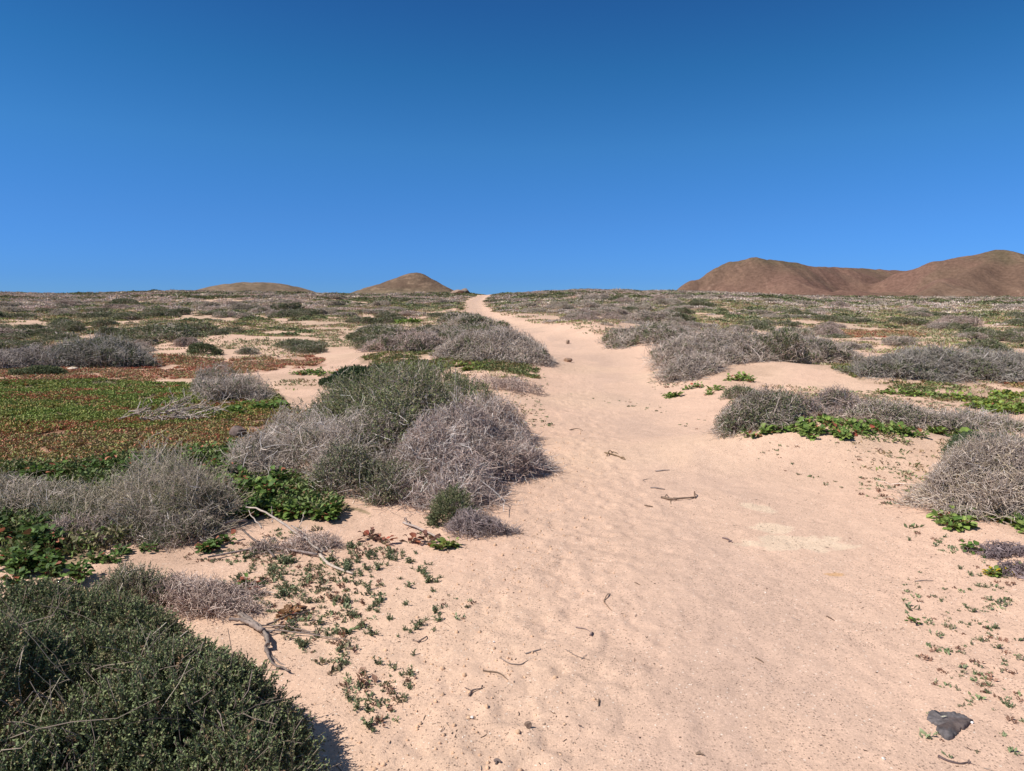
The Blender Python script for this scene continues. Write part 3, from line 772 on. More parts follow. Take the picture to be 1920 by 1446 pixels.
# arched mound on the right
hero('grey_shrub', 'lilac-grey bare brush along the crest of the arched sand mound', 'shrub',
     [(1560, 806, .60, .34, .42), (1490, 818, .42, .28, .30), (1625, 806, .55, .32, .32)], b_tuft(230, LILAC + [(.22, .2, .2)], (6, 5, 2), .5, .0055, .04, fol=1500, folcols=OLIVE, leaf=(.02, .009), fgap=.5, m=9, minr=.0022), 61, rough=.5)
hero('grey_green_shrub', 'fine grey-green brush at the left foot of the arched sand mound', 'shrub',
     [(1430, 835, .48, .34, .36), (1390, 835, .25, .25, .22)], b_tuft(110, GREY, (5, 5, 2), .42, .0045, .03, fol=2200, folcols=OLIVE + [(.12, .16, .07)], leaf=(.02, .008), fgap=.35, m=10, minr=.002, up=1.2), 62)
hero('grey_green_shrub', 'tangled grey and green brush on the right half of the arched mound', 'shrub',
     [(1700, 822, .60, .28, .30), (1645, 828, .34, .26, .32), (1750, 818, .5, .35, .24)], b_tuft(150, GREY, (6, 5, 2), .5, .005, .08, fol=2300, folcols=OLIVE + [(.10, .15, .05)], leaf=(.02, .01), fgap=.42, m=9, minr=.002), 63)
hero('dead_branches', 'pale dead branches trailing over the back of the arched mound', 'branch',
     [(1745, 795, .95, .28, .24), (1840, 800, .6, .25, .14)], b_tuft(70, GREY, (5, 4, 2), .65, .006, .3, minr=.002, wob=.2, fol=1100, folcols=OLIVE, leaf=(.02, .01), fgap=.5, m=9), 64)
hero('grey_green_shrub', 'low spreading dark green and brown brush with a mat of yellow-green leaves before it', 'shrub',
     [(1790, 720, 1.5, .6, .50), (1690, 722, .8, .4, .36), (1880, 718, 1.1, .6, .48)], b_tuft(260, [(.40, .36, .31), (.34, .29, .25)], (6, 5, 2), .9, .007, .08, fol=6500, folcols=DARKG[:3] + OLIVE, leaf=(.028, .013), fgap=.45, m=9, minr=.003), 65)
hero('grey_shrub', 'large grey twiggy shrub cut by the right edge of the picture', 'shrub',
     [(1880, 962, .50, .46, .46), (1812, 968, .30, .36, .34), (1950, 950, .5, .5, .50)], b_tuft(280, GREY + STRAW[:1], (6, 5, 3), .56, .005, .10, fol=350, folcols=OLIVE, leaf=(.014, .007), fgap=.6, m=9, minr=.0016, up=1), 66, rough=.45, ragged=2, edge=.8)
hero('green_shrub', 'soft dark green shrub behind the grey twiggy one at the right edge', 'shrub',
     [(1910, 880, .60, .45, .34), (1860, 880, .3, .3, .2)], b_tuft(12, OLIVE, (4,), .4, .004, fol=3600, folcols=[(.09, .125, .065), (.075, .11, .055), (.12, .15, .08)], leaf=(.020, .009), fgap=.2, m=10), 67, rough=.2)
hero('dead_tuft', 'dark purple-grey dried plant crust at the right edge below the grey twiggy shrub', 'dead plant',
     [(1885, 1045, .22, .10, .05), (1905, 1080, .12, .08, .05)], b_tuft(110, [(.19, .14, .14), (.28, .22, .22)], (6, 3), .12, .0035, wob=.5), 68)

# ------------------------------------------------------------------ broad-leaved plants
def broad(mb, pos, d, ln, wd, col, r):
    """crinkled ovate leaves, nine vertices each"""
    n = len(pos)
    d = norm(d); ref = np.array([0, 0, 1.]) + .25 * r.normal(size=(n, 3)); side = norm(np.cross(d, ref)); up = np.cross(side, d)
    ln = np.broadcast_to(ln, (n,))[:, None]; wd = np.broadcast_to(wd, (n,))[:, None]
    st = [(0, 0, 0), (.30, .42, .10), (.62, .5, .12), (.88, .30, .02), (1.0, 0, -.12), (.88, -.30, .02), (.62, -.5, .12), (.30, -.42, .10), (.5, 0, -.02)]
    V = np.stack([pos + d * ln * a + side * wd * (b + .07 * r.normal(size=(n, 1)) * (b != 0)) + up * wd * (c + .10 * r.normal(size=(n, 1)) * (a > 0)) for a, b, c in st], 1)
    i = np.arange(n)[:, None] * 9
    T = np.concatenate([i + [8, k, (k + 1) % 8] for k in range(8)])
    cc = np.repeat(col, 9, axis=0).reshape(n, 9, 3).copy(); cc[:, 8] *= 1.25; cc[:, 0] *= 1.3
    mb.add(V.reshape(-1, 3), cc.reshape(-1, 3) * (1 + .08 * r.normal(size=(n * 9, 1))), t=T)

def leafy(label, spots, cols, seed, leafsize=.05, name='leafy_plant', redtip=.08, group=None, tall=0):
    """spots: (px, row, radius m, leaves)"""
    r = np.random.default_rng(seed); ox, oy = G1(spots[0][0], spots[0][1]); oz = Z(ox, oy)
    root = empty(name, (ox, oy, oz)); tag(root, label, 'plant', group)
    mb = MB(); st = mb
    for (px, py, rad, nl) in spots:
        cx, cy = G1(px, py); EXCL.append((cx, cy, rad * .6))
        k = max(2, int(rad * 26)); th = r.uniform(0, 6.28, k); q = np.sqrt(r.random(k)) * rad
        rx_, ry_ = cx + q * np.cos(th) - ox, cy + q * np.sin(th) * .75 - oy
        m = r.integers(0, k, nl); a = r.uniform(0, 6.28, nl); el = r.uniform(.1, 1.0, nl)
        d = np.stack([np.cos(a) * np.cos(el), np.sin(a) * np.cos(el), np.sin(el)], 1)
        s = leafsize * r.uniform(.6, 1.35, nl); off = r.uniform(.2, 1.5, nl) * leafsize
        pos = np.stack([rx_[m], ry_[m], .004 + tall * r.random(nl)], 1) + d * off[:, None]
        c = colmix(r, nl, cols, None, .16); red = r.random(nl) < redtip; c[red] = colmix(r, int(red.sum()), REDS)
        d2 = norm(d + np.array([0, 0, -.35]))
        broad(mb, pos, d2, s, s * r.uniform(.6, .85, nl), c, r)
        base_ = np.stack([rx_[m], ry_[m], np.zeros(nl)], 1)
        tubes(st, np.stack([base_, (base_ + pos) / 2 + [0, 0, .003], pos], 1), np.full((nl, 3), .0012), colmix(r, nl, [(.16, .16, .06), (.24, .12, .07)]))
    conform(mb, ox, oy, oz)
    mb.obj('leaves', M_BROAD, root)

DK = [(.055, .095, .022), (.075, .125, .03), (.045, .075, .022)]
MID = [(.09, .155, .032), (.12, .19, .04), (.07, .12, .03)]
BR = [(.18, .255, .055), (.145, .215, .05), (.22, .28, .075)]
leafy('dark glossy broad-leaved plant at the left edge left of the dry wisps', [(40, 1010, .26, 420), (-30, 1000, .3, 300), (70, 1040, .2, 240)], DK + MID[:1], 201, .05, tall=.10)
leafy('bushy mid-green leafy plant at the left above the dark cushion shrub', [(95, 1085, .24, 460), (30, 1080, .22, 320), (150, 1090, .1, 120)], MID + DK[:1], 202, .036, redtip=.05, tall=.08)
leafy('broad band of fresh green leaves between the grey shrub and the wispy dry shrub', [(445, 900, .38, 900), (400, 870, .3, 460), (470, 940, .32, 760), (430, 945, .25, 420), (500, 960, .2, 300)], MID + DK[:1] + FRESH, 203, .045, tall=.13)
leafy('trailing green leafy plant reaching onto the sand below the silvery shrub', [(540, 968, .2, 260), (590, 972, .2, 280), (625, 978, .1, 110), (490, 975, .22, 220)], MID + BR[:1], 204, .045, redtip=.1, tall=.05)
leafy('leafy green clumps in the shade left of the wispy dry shrub', [(240, 880, .3, 300), (140, 895, .3, 260), (90, 905, .2, 150)], MID + DK[:2], 205, .045, tall=.12)
leafy('bright green leafy strip beside the silvery bush behind the mat', [(480, 765, .5, 520), (440, 775, .3, 220), (520, 762, .25, 200)], MID + BR[:2], 206, .06)
leafy('dark green leafy strip between the red mat and the big clump', [(430, 842, .4, 300), (380, 845, .3, 200)], MID + DK[:1], 207, .05)
leafy('single crinkled yellow-green rosette in sand below the dead thicket', [(836, 1026, .09, 70)], [(.20, .25, .06), (.15, .2, .045)], 208, .04, redtip=.0)
leafy('little green rosette with red leaves on sand beside the bleached branch', [(468, 1102, .06, 45)], MID + REDS[:1], 209, .03, redtip=.25)
leafy('small leafy plant below the wispy dry shrub', [(400, 1028, .1, 90), (420, 1022, .1, 60)], MID + DK[:1], 210, .035, redtip=.15)
leafy('low green leaves in sand left of the bleached branch', [(250, 1045, .16, 120), (200, 1050, .1, 60)], MID + DK[:1], 211, .032, redtip=.1)
leafy('rust-brown leaf rosette on sand right of the fallen dark branch', [(548, 1160, .05, 34)], [(.20, .10, .04), (.26, .13, .06)], 212, .03, redtip=.2)
leafy('brown-red dying rosettes on sand left of the yellow-green rosette', [(700, 1010, .05, 22), (773, 1020, .04, 14), (798, 1020, .05, 14), (720, 1022, .04, 14)], [(.16, .075, .055), (.12, .06, .045)], 213, .045, redtip=.4)
leafy('bright green leaves under the left foot of the arched mound', [(1420, 852, .12, 90), (1450, 850, .1, 60), (1500, 850, .2, 200), (1530, 845, .18, 160)], BR + MID[:1], 214, .05)
leafy('vivid green leaves spilling from the middle of the arched mound', [(1560, 858, .16, 160), (1520, 856, .14, 110), (1600, 850, .14, 110), (1625, 856, .12, 80)], BR + MID[:1], 215, .05)
leafy('row of vivid green leaves before the right half of the arched mound', [(1650, 848, .16, 170), (1710, 850, .20, 170), (1765, 842, .14, 90)], BR + MID[:1], 216, .05)
leafy('yellow-green star of large leaves right of the arched mound', [(1805, 832, .13, 110), (1790, 820, .12, 80)], BR, 217, .075, redtip=0)
leafy('wide yellow-green leafy carpet at the right edge above the arched mound', [(1870, 768, .6, 620), (1920, 775, .5, 420), (1840, 750, .5, 360), (1900, 745, .5, 360)], BR + [(.22, .25, .04)], 218, .06, redtip=.03)
leafy('bright green leaves tucked below the grey twiggy shrub at the right edge', [(1780, 996, .14, 130), (1840, 990, .18, 190), (1905, 1005, .2, 260)], BR + MID[:1], 219, .045, redtip=.05)
leafy('small green leaf cluster with a red stem alone on sand near the right edge', [(1708, 1168, .025, 14)], MID, 220, .024, redtip=.08)
leafy('green plant with small yellow flowers at the right edge', [(1890, 1085, .09, 110), (1912, 1078, .08, 70)], BR[:2] + [(.45, .32, .02)], 221, .026, redtip=0)
leafy('little green sprout with long leaves below the grey shrub at the right', [(1832, 1042, .05, 22), (1800, 1040, .03, 10)], MID, 222, .035)
leafy('bright green leaf clump on sand between path and silvery brush', [(1343, 737, .12, 70)], BR, 223, .055)
leafy('larger bright green leaf clump behind the small bushy tuft right of the path', [(1392, 725, .3, 200)], BR, 224, .06)
leafy('tiny bright green clump lowest of those beside the silvery brush', [(1335, 742, .08, 40)], BR, 225, .045)
leafy('bright green leaves at the path side foot of the silvery brush', [(1258, 738, .18, 130), (1300, 730, .15, 80)], BR + MID[:1], 226, .055)
leafy('bright green leaves at the right before the dark spreading brush', [(1680, 742, .3, 170), (1730, 745, .25, 120)], BR, 227, .055)
leafy('yellow-green leaf strip at the foot of the mound by the path bend', [(830, 695, .5, 330), (760, 695, .5, 260), (890, 700, .4, 200)], [(.17, .2, .04), (.13, .17, .04)], 228, .06, redtip=.1)
leafy('green leaf strip on sand behind the green mat', [(600, 700, .45, 240), (560, 702, .2, 90)], MID + BR[:1], 229, .06)
leafy('lone fresh green bush far off left of the path', [(766, 608, .55, 320)], BR, 230, .16, redtip=0)

# ------------------------------------------------------------------ carpet plants
def carpet():
    r = np.random.default_rng(300); tones = {'green': [(.12, .16, .035), (.14, .18, .04), (.13, .145, .035), (.10, .12, .03), (.17, .15, .045), (.12, .15, .03), (.24, .13, .05)], 'rust': [(.32, .12, .065), (.13, .13, .045), (.38, .17, .09), (.16, .15, .05), (.14, .10, .05), (.24, .16, .07), (.18, .19, .06), (.30, .12, .07)], 'red': [(.36, .13, .08), (.26, .10, .065), (.24, .18, .08), (.42, .24, .15), (.18, .17, .07), (.30, .11, .075)], 'fresh': [(.12, .17, .045), (.15, .19, .06), (.10, .14, .045), (.17, .16, .07), (.13, .18, .05), (.2, .17, .09)], 'olive': [(.13, .13, .05), (.10, .13, .045), (.18, .13, .06), (.15, .17, .05)]}
    bufs = {'green_carpet': (MB(), 'short green succulent carpet'), 'red_carpet': (MB(), 'rust red succulent carpet'), 'olive_carpet': (MB(), 'thin olive creeping ground plants')}
    for poly, cov, kind in MATS:
        dens = 1500 if kind == 'green' else 1150
        x, y = sample_poly(poly, dens * cov * 1.2, r, 60000)
        g = fbm(x / .42, y / .5, 4, 75); k = g > .62 - cov * .33; x, y, g = x[k], y[k], g[k]
        edge = sstep(0, 1, noise(x / .2, y / .2, 82)); k = edge > .12; x, y, g = x[k], y[k], g[k]
        n = len(x); z = terrain(x, y)
        m = 4; hh = {'green': .035, 'fresh': .11}.get(kind, .024)
        P = np.stack([x, y, z], 1); P = np.repeat(P, m, axis=0); P[:, :2] += r.normal(0, .018, (n * m, 2)); P[:, 2] += r.uniform(-.005, hh, n * m)
        a = r.uniform(0, 6.28, n * m); d = np.stack([np.cos(a), np.sin(a), r.uniform(.1, 1.3, n * m)], 1)
        T = np.array(tones[kind]) * {'green': 1.95, 'fresh': 1.25, 'rust': 1.75, 'red': 1.6}.get(kind, 1.5); f = np.clip((fbm(x / .9, y / 1.1, 3, 84) - .3) / .4, 0, .999); ci = ((f * .45 + r.random(n) * .55) * len(T)).astype(int)
        if kind == 'green':
            rd = fbm(x / 1.4, y / .8, 3, 87) + .22 * r.random(n) > .84; T = np.concatenate([T, [[.45, .15, .08], [.36, .2, .09]]]); ci = np.where(rd, len(T) - 1 - r.integers(0, 2, n), ci)
        c = np.repeat(T[ci], m, axis=0) * (1 + .2 * r.normal(size=(n * m, 1))).clip(.5, 1.5)
        dist = np.repeat(np.hypot(x, y), m); s = (.020 + .0016 * dist) * (1.35 if kind == 'fresh' else 1)
        key = {'green': 'green_carpet', 'fresh': 'olive_carpet', 'rust': 'red_carpet', 'red': 'red_carpet', 'olive': 'olive_carpet'}[kind]
        leaves(bufs[key][0], P, d, s * r.uniform(.7, 1.3, n * m), s * .55, c, r)
    for k, (mb, lab) in bufs.items():
        tag(mb.obj(k, M_LEAF), kind='stuff')
carpet()

# ------------------------------------------------------------------ scrub of the plain
def proto_lobes(r, k):
    L = [(0, 0, .78, .70, r.uniform(0, 3), .5)]
    for i in range(k):
        a = r.uniform(0, 6.28); q = r.uniform(.3, .62); L.append((q * math.cos(a), q * math.sin(a), r.uniform(.32, .5), r.uniform(.3, .45), r.uniform(0, 3), r.uniform(.26, .56)))
    return L
PROTO = {'grey': [], 'green': [], 'mixed': []}
def make_protos():
    k = 0
    for kind, cnt in (('grey', 5), ('green', 5), ('mixed', 4)):
        for i in range(cnt):
            r = np.random.default_rng(500 + k); k += 1
            e = Env(proto_lobes(r, 4), 500 + k, .42, 2.6); tw = MB(); fo = MB()
            cols = [GREY, LILAC, GREY + STRAW, GREY, STRAW + GREY][i % 5]
            ol = [OLIVE, DARKG[:3], OLIVE + DARKG[:2], DARKG[:4], OLIVE][i % 5]
            if kind == 'grey':
                add_twigs(tw, e, r, 110, cols, .62, .007, (5, 5, 2), .3, up=r.choice([.5, 1.2]), minr=.0042)
                add_foliage(fo, e, r, 330, OLIVE, None, sprig=.09, m=6, leaf=(.045, .02), gap=.5)
            elif kind == 'green':
                add_foliage(fo, e, r, 1500, ol, None, sprig=.11, m=8, leaf=(.045, .021), gap=.33, gscale=4)
                add_twigs(tw, e, r, 40, cols, .6, .006, (4, 4, 1), .3, minr=.004)
            else:
                add_twigs(tw, e, r, 80, cols, .62, .007, (5, 5, 1), .3, up=1, minr=.0042)
                add_foliage(fo, e, r, 800, ol, None, sprig=.11, m=8, leaf=(.045, .021), gap=.55, gscale=2.2)
            PROTO[kind].append((tw.mesh('branches', M_TWIG), fo.mesh('foliage', M_LEAF)))
make_protos()

def far_templates():
    out = []
    r = np.random.default_rng(640)
    for k in range(12):
        kind = ['grey', 'green', 'mixed'][k % 3]
        n = 110; a = r.uniform(0, 6.28, n); q = np.sqrt(r.random(n)); H = .46 * np.sqrt(np.maximum(1 - q * q, .02)) * r.uniform(.75, 1.15, n)
        P = np.stack([q * np.cos(a), q * np.sin(a) * .9, H * r.uniform(.35, 1, n)], 1)
        d = norm(np.stack([P[:, 0] * .8, P[:, 1] * .8, np.full(n, .5)], 1) + .7 * r.normal(size=(n, 3)))
        mb = MB()
        if kind == 'grey': ln, wd = r.uniform(.25, .5, n), .075; pal = [GREY, LILAC, STRAW + GREY, GREY][k // 3]
        elif kind == 'green': ln, wd = r.uniform(.16, .34, n), .15; pal = [OLIVE, DARKG[:3], OLIVE, OLIVE + DARKG][k // 3]
        else: ln, wd = r.uniform(.2, .4, n), .10; pal = GREY[:3] + OLIVE + DARKG[:2]
        c = colmix(r, n, pal, None, .25)
        leaves(mb, P - d * ln[:, None] * .4, d, ln, wd, c, r, .3)
        v, c, q_, t = mb.arrays(); out.append((kind, v, c, t))
    return out

BARE = [wpoly(p) for p in (
    [(425, 632), (540, 628), (545, 655), (500, 662), (440, 660)], [(250, 655), (440, 655), (445, 676), (260, 678)], 
    [(1600, 650), (1760, 650), (1900, 655), (1900, 668), (1640, 676), (1600, 672)], [(600, 690), (660, 686), (650, 702), (610, 706)],
    [(1440, 725), (1620, 735), (1540, 760), (1440, 800), (1380, 790), (1360, 760)], [(640, 620), (720, 612), (730, 625), (660, 632)])]
BARE_ALL = BARE + [m_[0] for m_ in MATS]

def scrub():
    r = np.random.default_rng(700)
    N_ = 64000
    y = 14 + (235 - 14) * np.sqrt(r.random(N_)); x = r.uniform(-1, 1, N_) * (y * .86 + 10)
    d = np.hypot(x, y); pd = pathd(x, y)
    rad = np.exp(r.normal(-.50, .42, N_)).clip(.2, 1.6) * (1 + .08 * sstep(40, 110, d))
    clump = fbm(x / 7, y / 9, 3, 31); fine = noise(x / 2.2, y / 2.2, 33)
    p = (.66 * sstep(.30, .56, clump * .7 + fine * .3) + .22 + .22 * sstep(45, 22, d)) * (1 - .35 * sstep(70, 140, d))
    keep = (r.random(N_) < p) & (pd > rad * .72 + .25)
    # sandy shoulders of the path, wider near the bend
    sh = .6 + 2.0 * sstep(60, 25, d) * (x > np.interp(y, _pcy, _pcx)) ; keep &= pd > rad * .7 + sh * r.random(N_)
    px, py, dep = project(x, y, terrain(x, y, False))
    keep &= ~((py > 694) | ((py > 676) & (px > 600) & (px < 1300)))
    for poly in BARE_ALL: keep &= ~(inpoly(x, y, poly) & (r.random(N_) < .90))
    for ex, ey, er in EXCL: keep &= np.hypot(x - ex, y - ey) > er * .8 + rad * .55
    keep &= (y < 205)
    x, y, rad, d, px, py = [a[keep] for a in (x, y, rad, d, px, py)]
    # thin out overlapping neighbours near the camera
    order = np.argsort(d); ok = np.ones(len(x), bool); cell = {}
    for i in order:
        if d[i] > 75: break
        cx, cy = int(x[i] // 2), int(y[i] // 2)
        for a in range(cx - 1, cx + 2):
            for b in range(cy - 1, cy + 2):
                for j in cell.get((a, b), ()):
                    if (x[i] - x[j]) ** 2 + (y[i] - y[j]) ** 2 < (.40 * (rad[i] + rad[j])) ** 2: ok[i] = False
        if ok[i]: cell.setdefault((cx, cy), []).append(i)
    x, y, rad, d, px, py = [a[ok] for a in (x, y, rad, d, px, py)]
    z = terrain(x, y, False); n = len(x)
    kt = fbm(x / 11, y / 11, 2, 35) + r.normal(0, .13, n)
    kind = np.where(kt < .50, 'grey', np.where(kt < .60, 'mixed', 'green'))
    hs = r.uniform(.42, .9, n) * (1 - .25 * sstep(.6, 1.3, rad))
    # the 235 that show largest become things of their own
    score = rad / d; vis = (px > -40) & (px < 1960)
    score = np.where(vis, score, 0); big = np.argsort(-score)[:250]
    single = np.zeros(n, bool); single[big] = True
    marks = [(-9999, 150, 'at the left edge'), (150, 370, 'left of the sandy hill'), (370, 490, 'below left half of sandy hill'), (490, 610, 'below right half of sandy hill'), (610, 690, 'left of the cone hill'),
             (690, 780, 'below left flank of cone hill'), (780, 880, 'below right flank of cone hill'), (880, 1010, 'right of the path top'), (1010, 1160, 'below hump right of path'),
             (1160, 1280, 'left of the red hills'), (1280, 1400, 'below first red slope'), (1400, 1500, 'below first red peak'), (1500, 1590, 'below left half of saddle'), (1590, 1680, 'below right half of saddle'),
             (1680, 1800, 'below slope of tallest hill'), (1800, 9999, 'below tallest hill')]
    groups = {}
    for i in big:
        lm = [m[2] for m in marks if m[0] <= px[i] < m[1]][0]
        size = 'small' if rad[i] < .62 else ('wide' if rad[i] > .95 else 'mid-sized')
        look = {'grey': 'bare grey', 'mixed': 'grey-green', 'green': 'dark green'}[kind[i]]
        row = py[i]
        band = 'lowest row' if row > 655 else ('lower plain' if row > 636 else ('middle plain' if row > 618 else ('upper plain' if row > 600 else 'far rise')))
        groups.setdefault((size, look, band, lm), []).append(i)
    ordw = ['leftmost', 'second from left', 'third from left', 'fourth from left', 'fifth from left', 'sixth from left', 'seventh from left', 'eighth from left', 'ninth from left', 'tenth from left'] + [w + ' from left' for w in ('eleventh', 'twelfth', 'thirteenth', 'fourteenth', 'fifteenth', 'sixteenth', 'seventeenth', 'eighteenth')]
    used = {}
    for (size, look, band, lm), ids in groups.items():
        ids = sorted(ids, key=lambda i: px[i])
        for q, i in enumerate(ids):
            lab = f"{size} {look} shrub, {band}, {lm}"
            if len(ids) > 1: lab = f"{size} {look} shrub, {band}, {lm}, {ordw[min(q, 17)]}"
            protos = PROTO[kind[i]]; tw, fo = protos[int(r.integers(len(protos)))]
            nm = {'grey': 'grey_shrub', 'mixed': 'grey_green_shrub', 'green': 'green_shrub'}[kind[i]]
            e = empty(nm, (x[i], y[i], z[i] - .03), r.uniform(0, 6.28)); s = rad[i] / .95
            e.scale = (s, s * r.uniform(.8, 1.1), s * hs[i])
            tag(e, lab, 'shrub', 'low shrubs scattered over the sandy plain')
            link(bpy.data.objects.new('branches', tw), e); link(bpy.data.objects.new('foliage', fo), e)
    # everything farther off reads as one mass of scrub
    T = far_templates(); byk = {k: [t for t in T if t[0] == k] for k in ('grey', 'mixed', 'green')}
    rest = np.where(~single)[0]; mb = MB()
    lod = np.where(d[rest] < 60, 3, np.where(d[rest] < 95, 2, 1))
    for kd in byk:
        for ti, (_, v, c, t) in enumerate(byk[kd]):
            ids = rest[(kind[rest] == kd) & (rest % len(byk[kd]) == ti)]
            L_ = lod[(kind[rest] == kd) & (rest % len(byk[kd]) == ti)]
            for lv in (1, 2, 3):
                J = ids[L_ == lv]
                for rep in range(lv):
                    if not len(J): continue
                    a = r.uniform(0, 6.28, len(J)); ca, sa = np.cos(a), np.sin(a); sc = rad[J] * [1.15, 1.0, .95][lv - 1]
                    V = np.empty((len(J), len(v), 3))
                    V[..., 0] = (v[:, 0] * ca[:, None] - v[:, 1] * sa[:, None]) * sc[:, None] + x[J][:, None]
                    V[..., 1] = (v[:, 0] * sa[:, None] + v[:, 1] * ca[:, None]) * sc[:, None] + y[J][:, None]
                    V[..., 2] = v[:, 2] * (sc * hs[J] * [1.0, .95, .9][lv - 1])[:, None] + (z[J] - .03)[:, None]
                    cc = c[None] * (1.18 if lv > 1 else .92) * r.uniform(.8, 1.2, (len(J), 1, 1)); cc = np.broadcast_to(cc, V.shape)
                    tt = t[None] + (np.arange(len(J)) * len(v))[:, None, None]
                    mb.add(V.reshape(-1, 3), cc.reshape(-1, 3), t=tt.reshape(-1, 3))
    tag(mb.obj('scrub', M_SCRUB), kind='stuff')
    print('shrubs', n, 'singles', single.sum(), 'dup groups', max(len(g) for g in groups.values()))
scrub()

def tufts():
    """sparse low herbs between the shrubs"""
    r = np.random.default_rng(720); N_ = 100000
    y = 5.5 + 75 * r.random(N_) ** .8; x = r.uniform(-1, 1, N_) * (y * .85 + 2); pd = pathd(x, y); d = np.hypot(x, y)
    f = fbm(x / 1.7, y / 1.7, 4, 37)
    lim = .50 - .06 * sstep(10, 28, d) + .04 * sstep(35, 70, d)
    keep = (f > lim + .06 * r.random(N_)) & (pd > .25 + .5 * r.random(N_)) & (r.random(N_) < .75)
    keep &= ~((x < -.2) & (y < 6.5))
    x, y, d = x[keep], y[keep], d[keep]; n = len(x); z = terrain(x, y)
    tone = np.array([(.28, .27, .14), (.22, .25, .11), (.38, .33, .20), (.34, .24, .14), (.25, .29, .09), (.44, .36, .25)])
    ci = np.clip((fbm(x / 3, y / 3, 2, 39) + r.normal(0, .15, n)) * 6, 0, 5.99).astype(int)
    m = 7; P = np.repeat(np.stack([x, y, z], 1), m, axis=0); s = np.repeat(.022 + .0022 * d, m)
    P[:, :2] += r.normal(size=(n * m, 2)) * s[:, None] * 1.1
    a = r.uniform(0, 6.28, n * m); D = np.stack([np.cos(a), np.sin(a), r.uniform(.2, 1.6, n * m)], 1)
    mb = MB(); leaves(mb, P, D, s * r.uniform(.7, 1.5, n * m), s * .45, np.repeat(tone[ci], m, axis=0) * (1 + .2 * r.normal(size=(n * m, 1))).clip(.5, 1.5), r)
    tag(mb.obj('ground_herbs', M_LEAF), kind='stuff')
tufts()

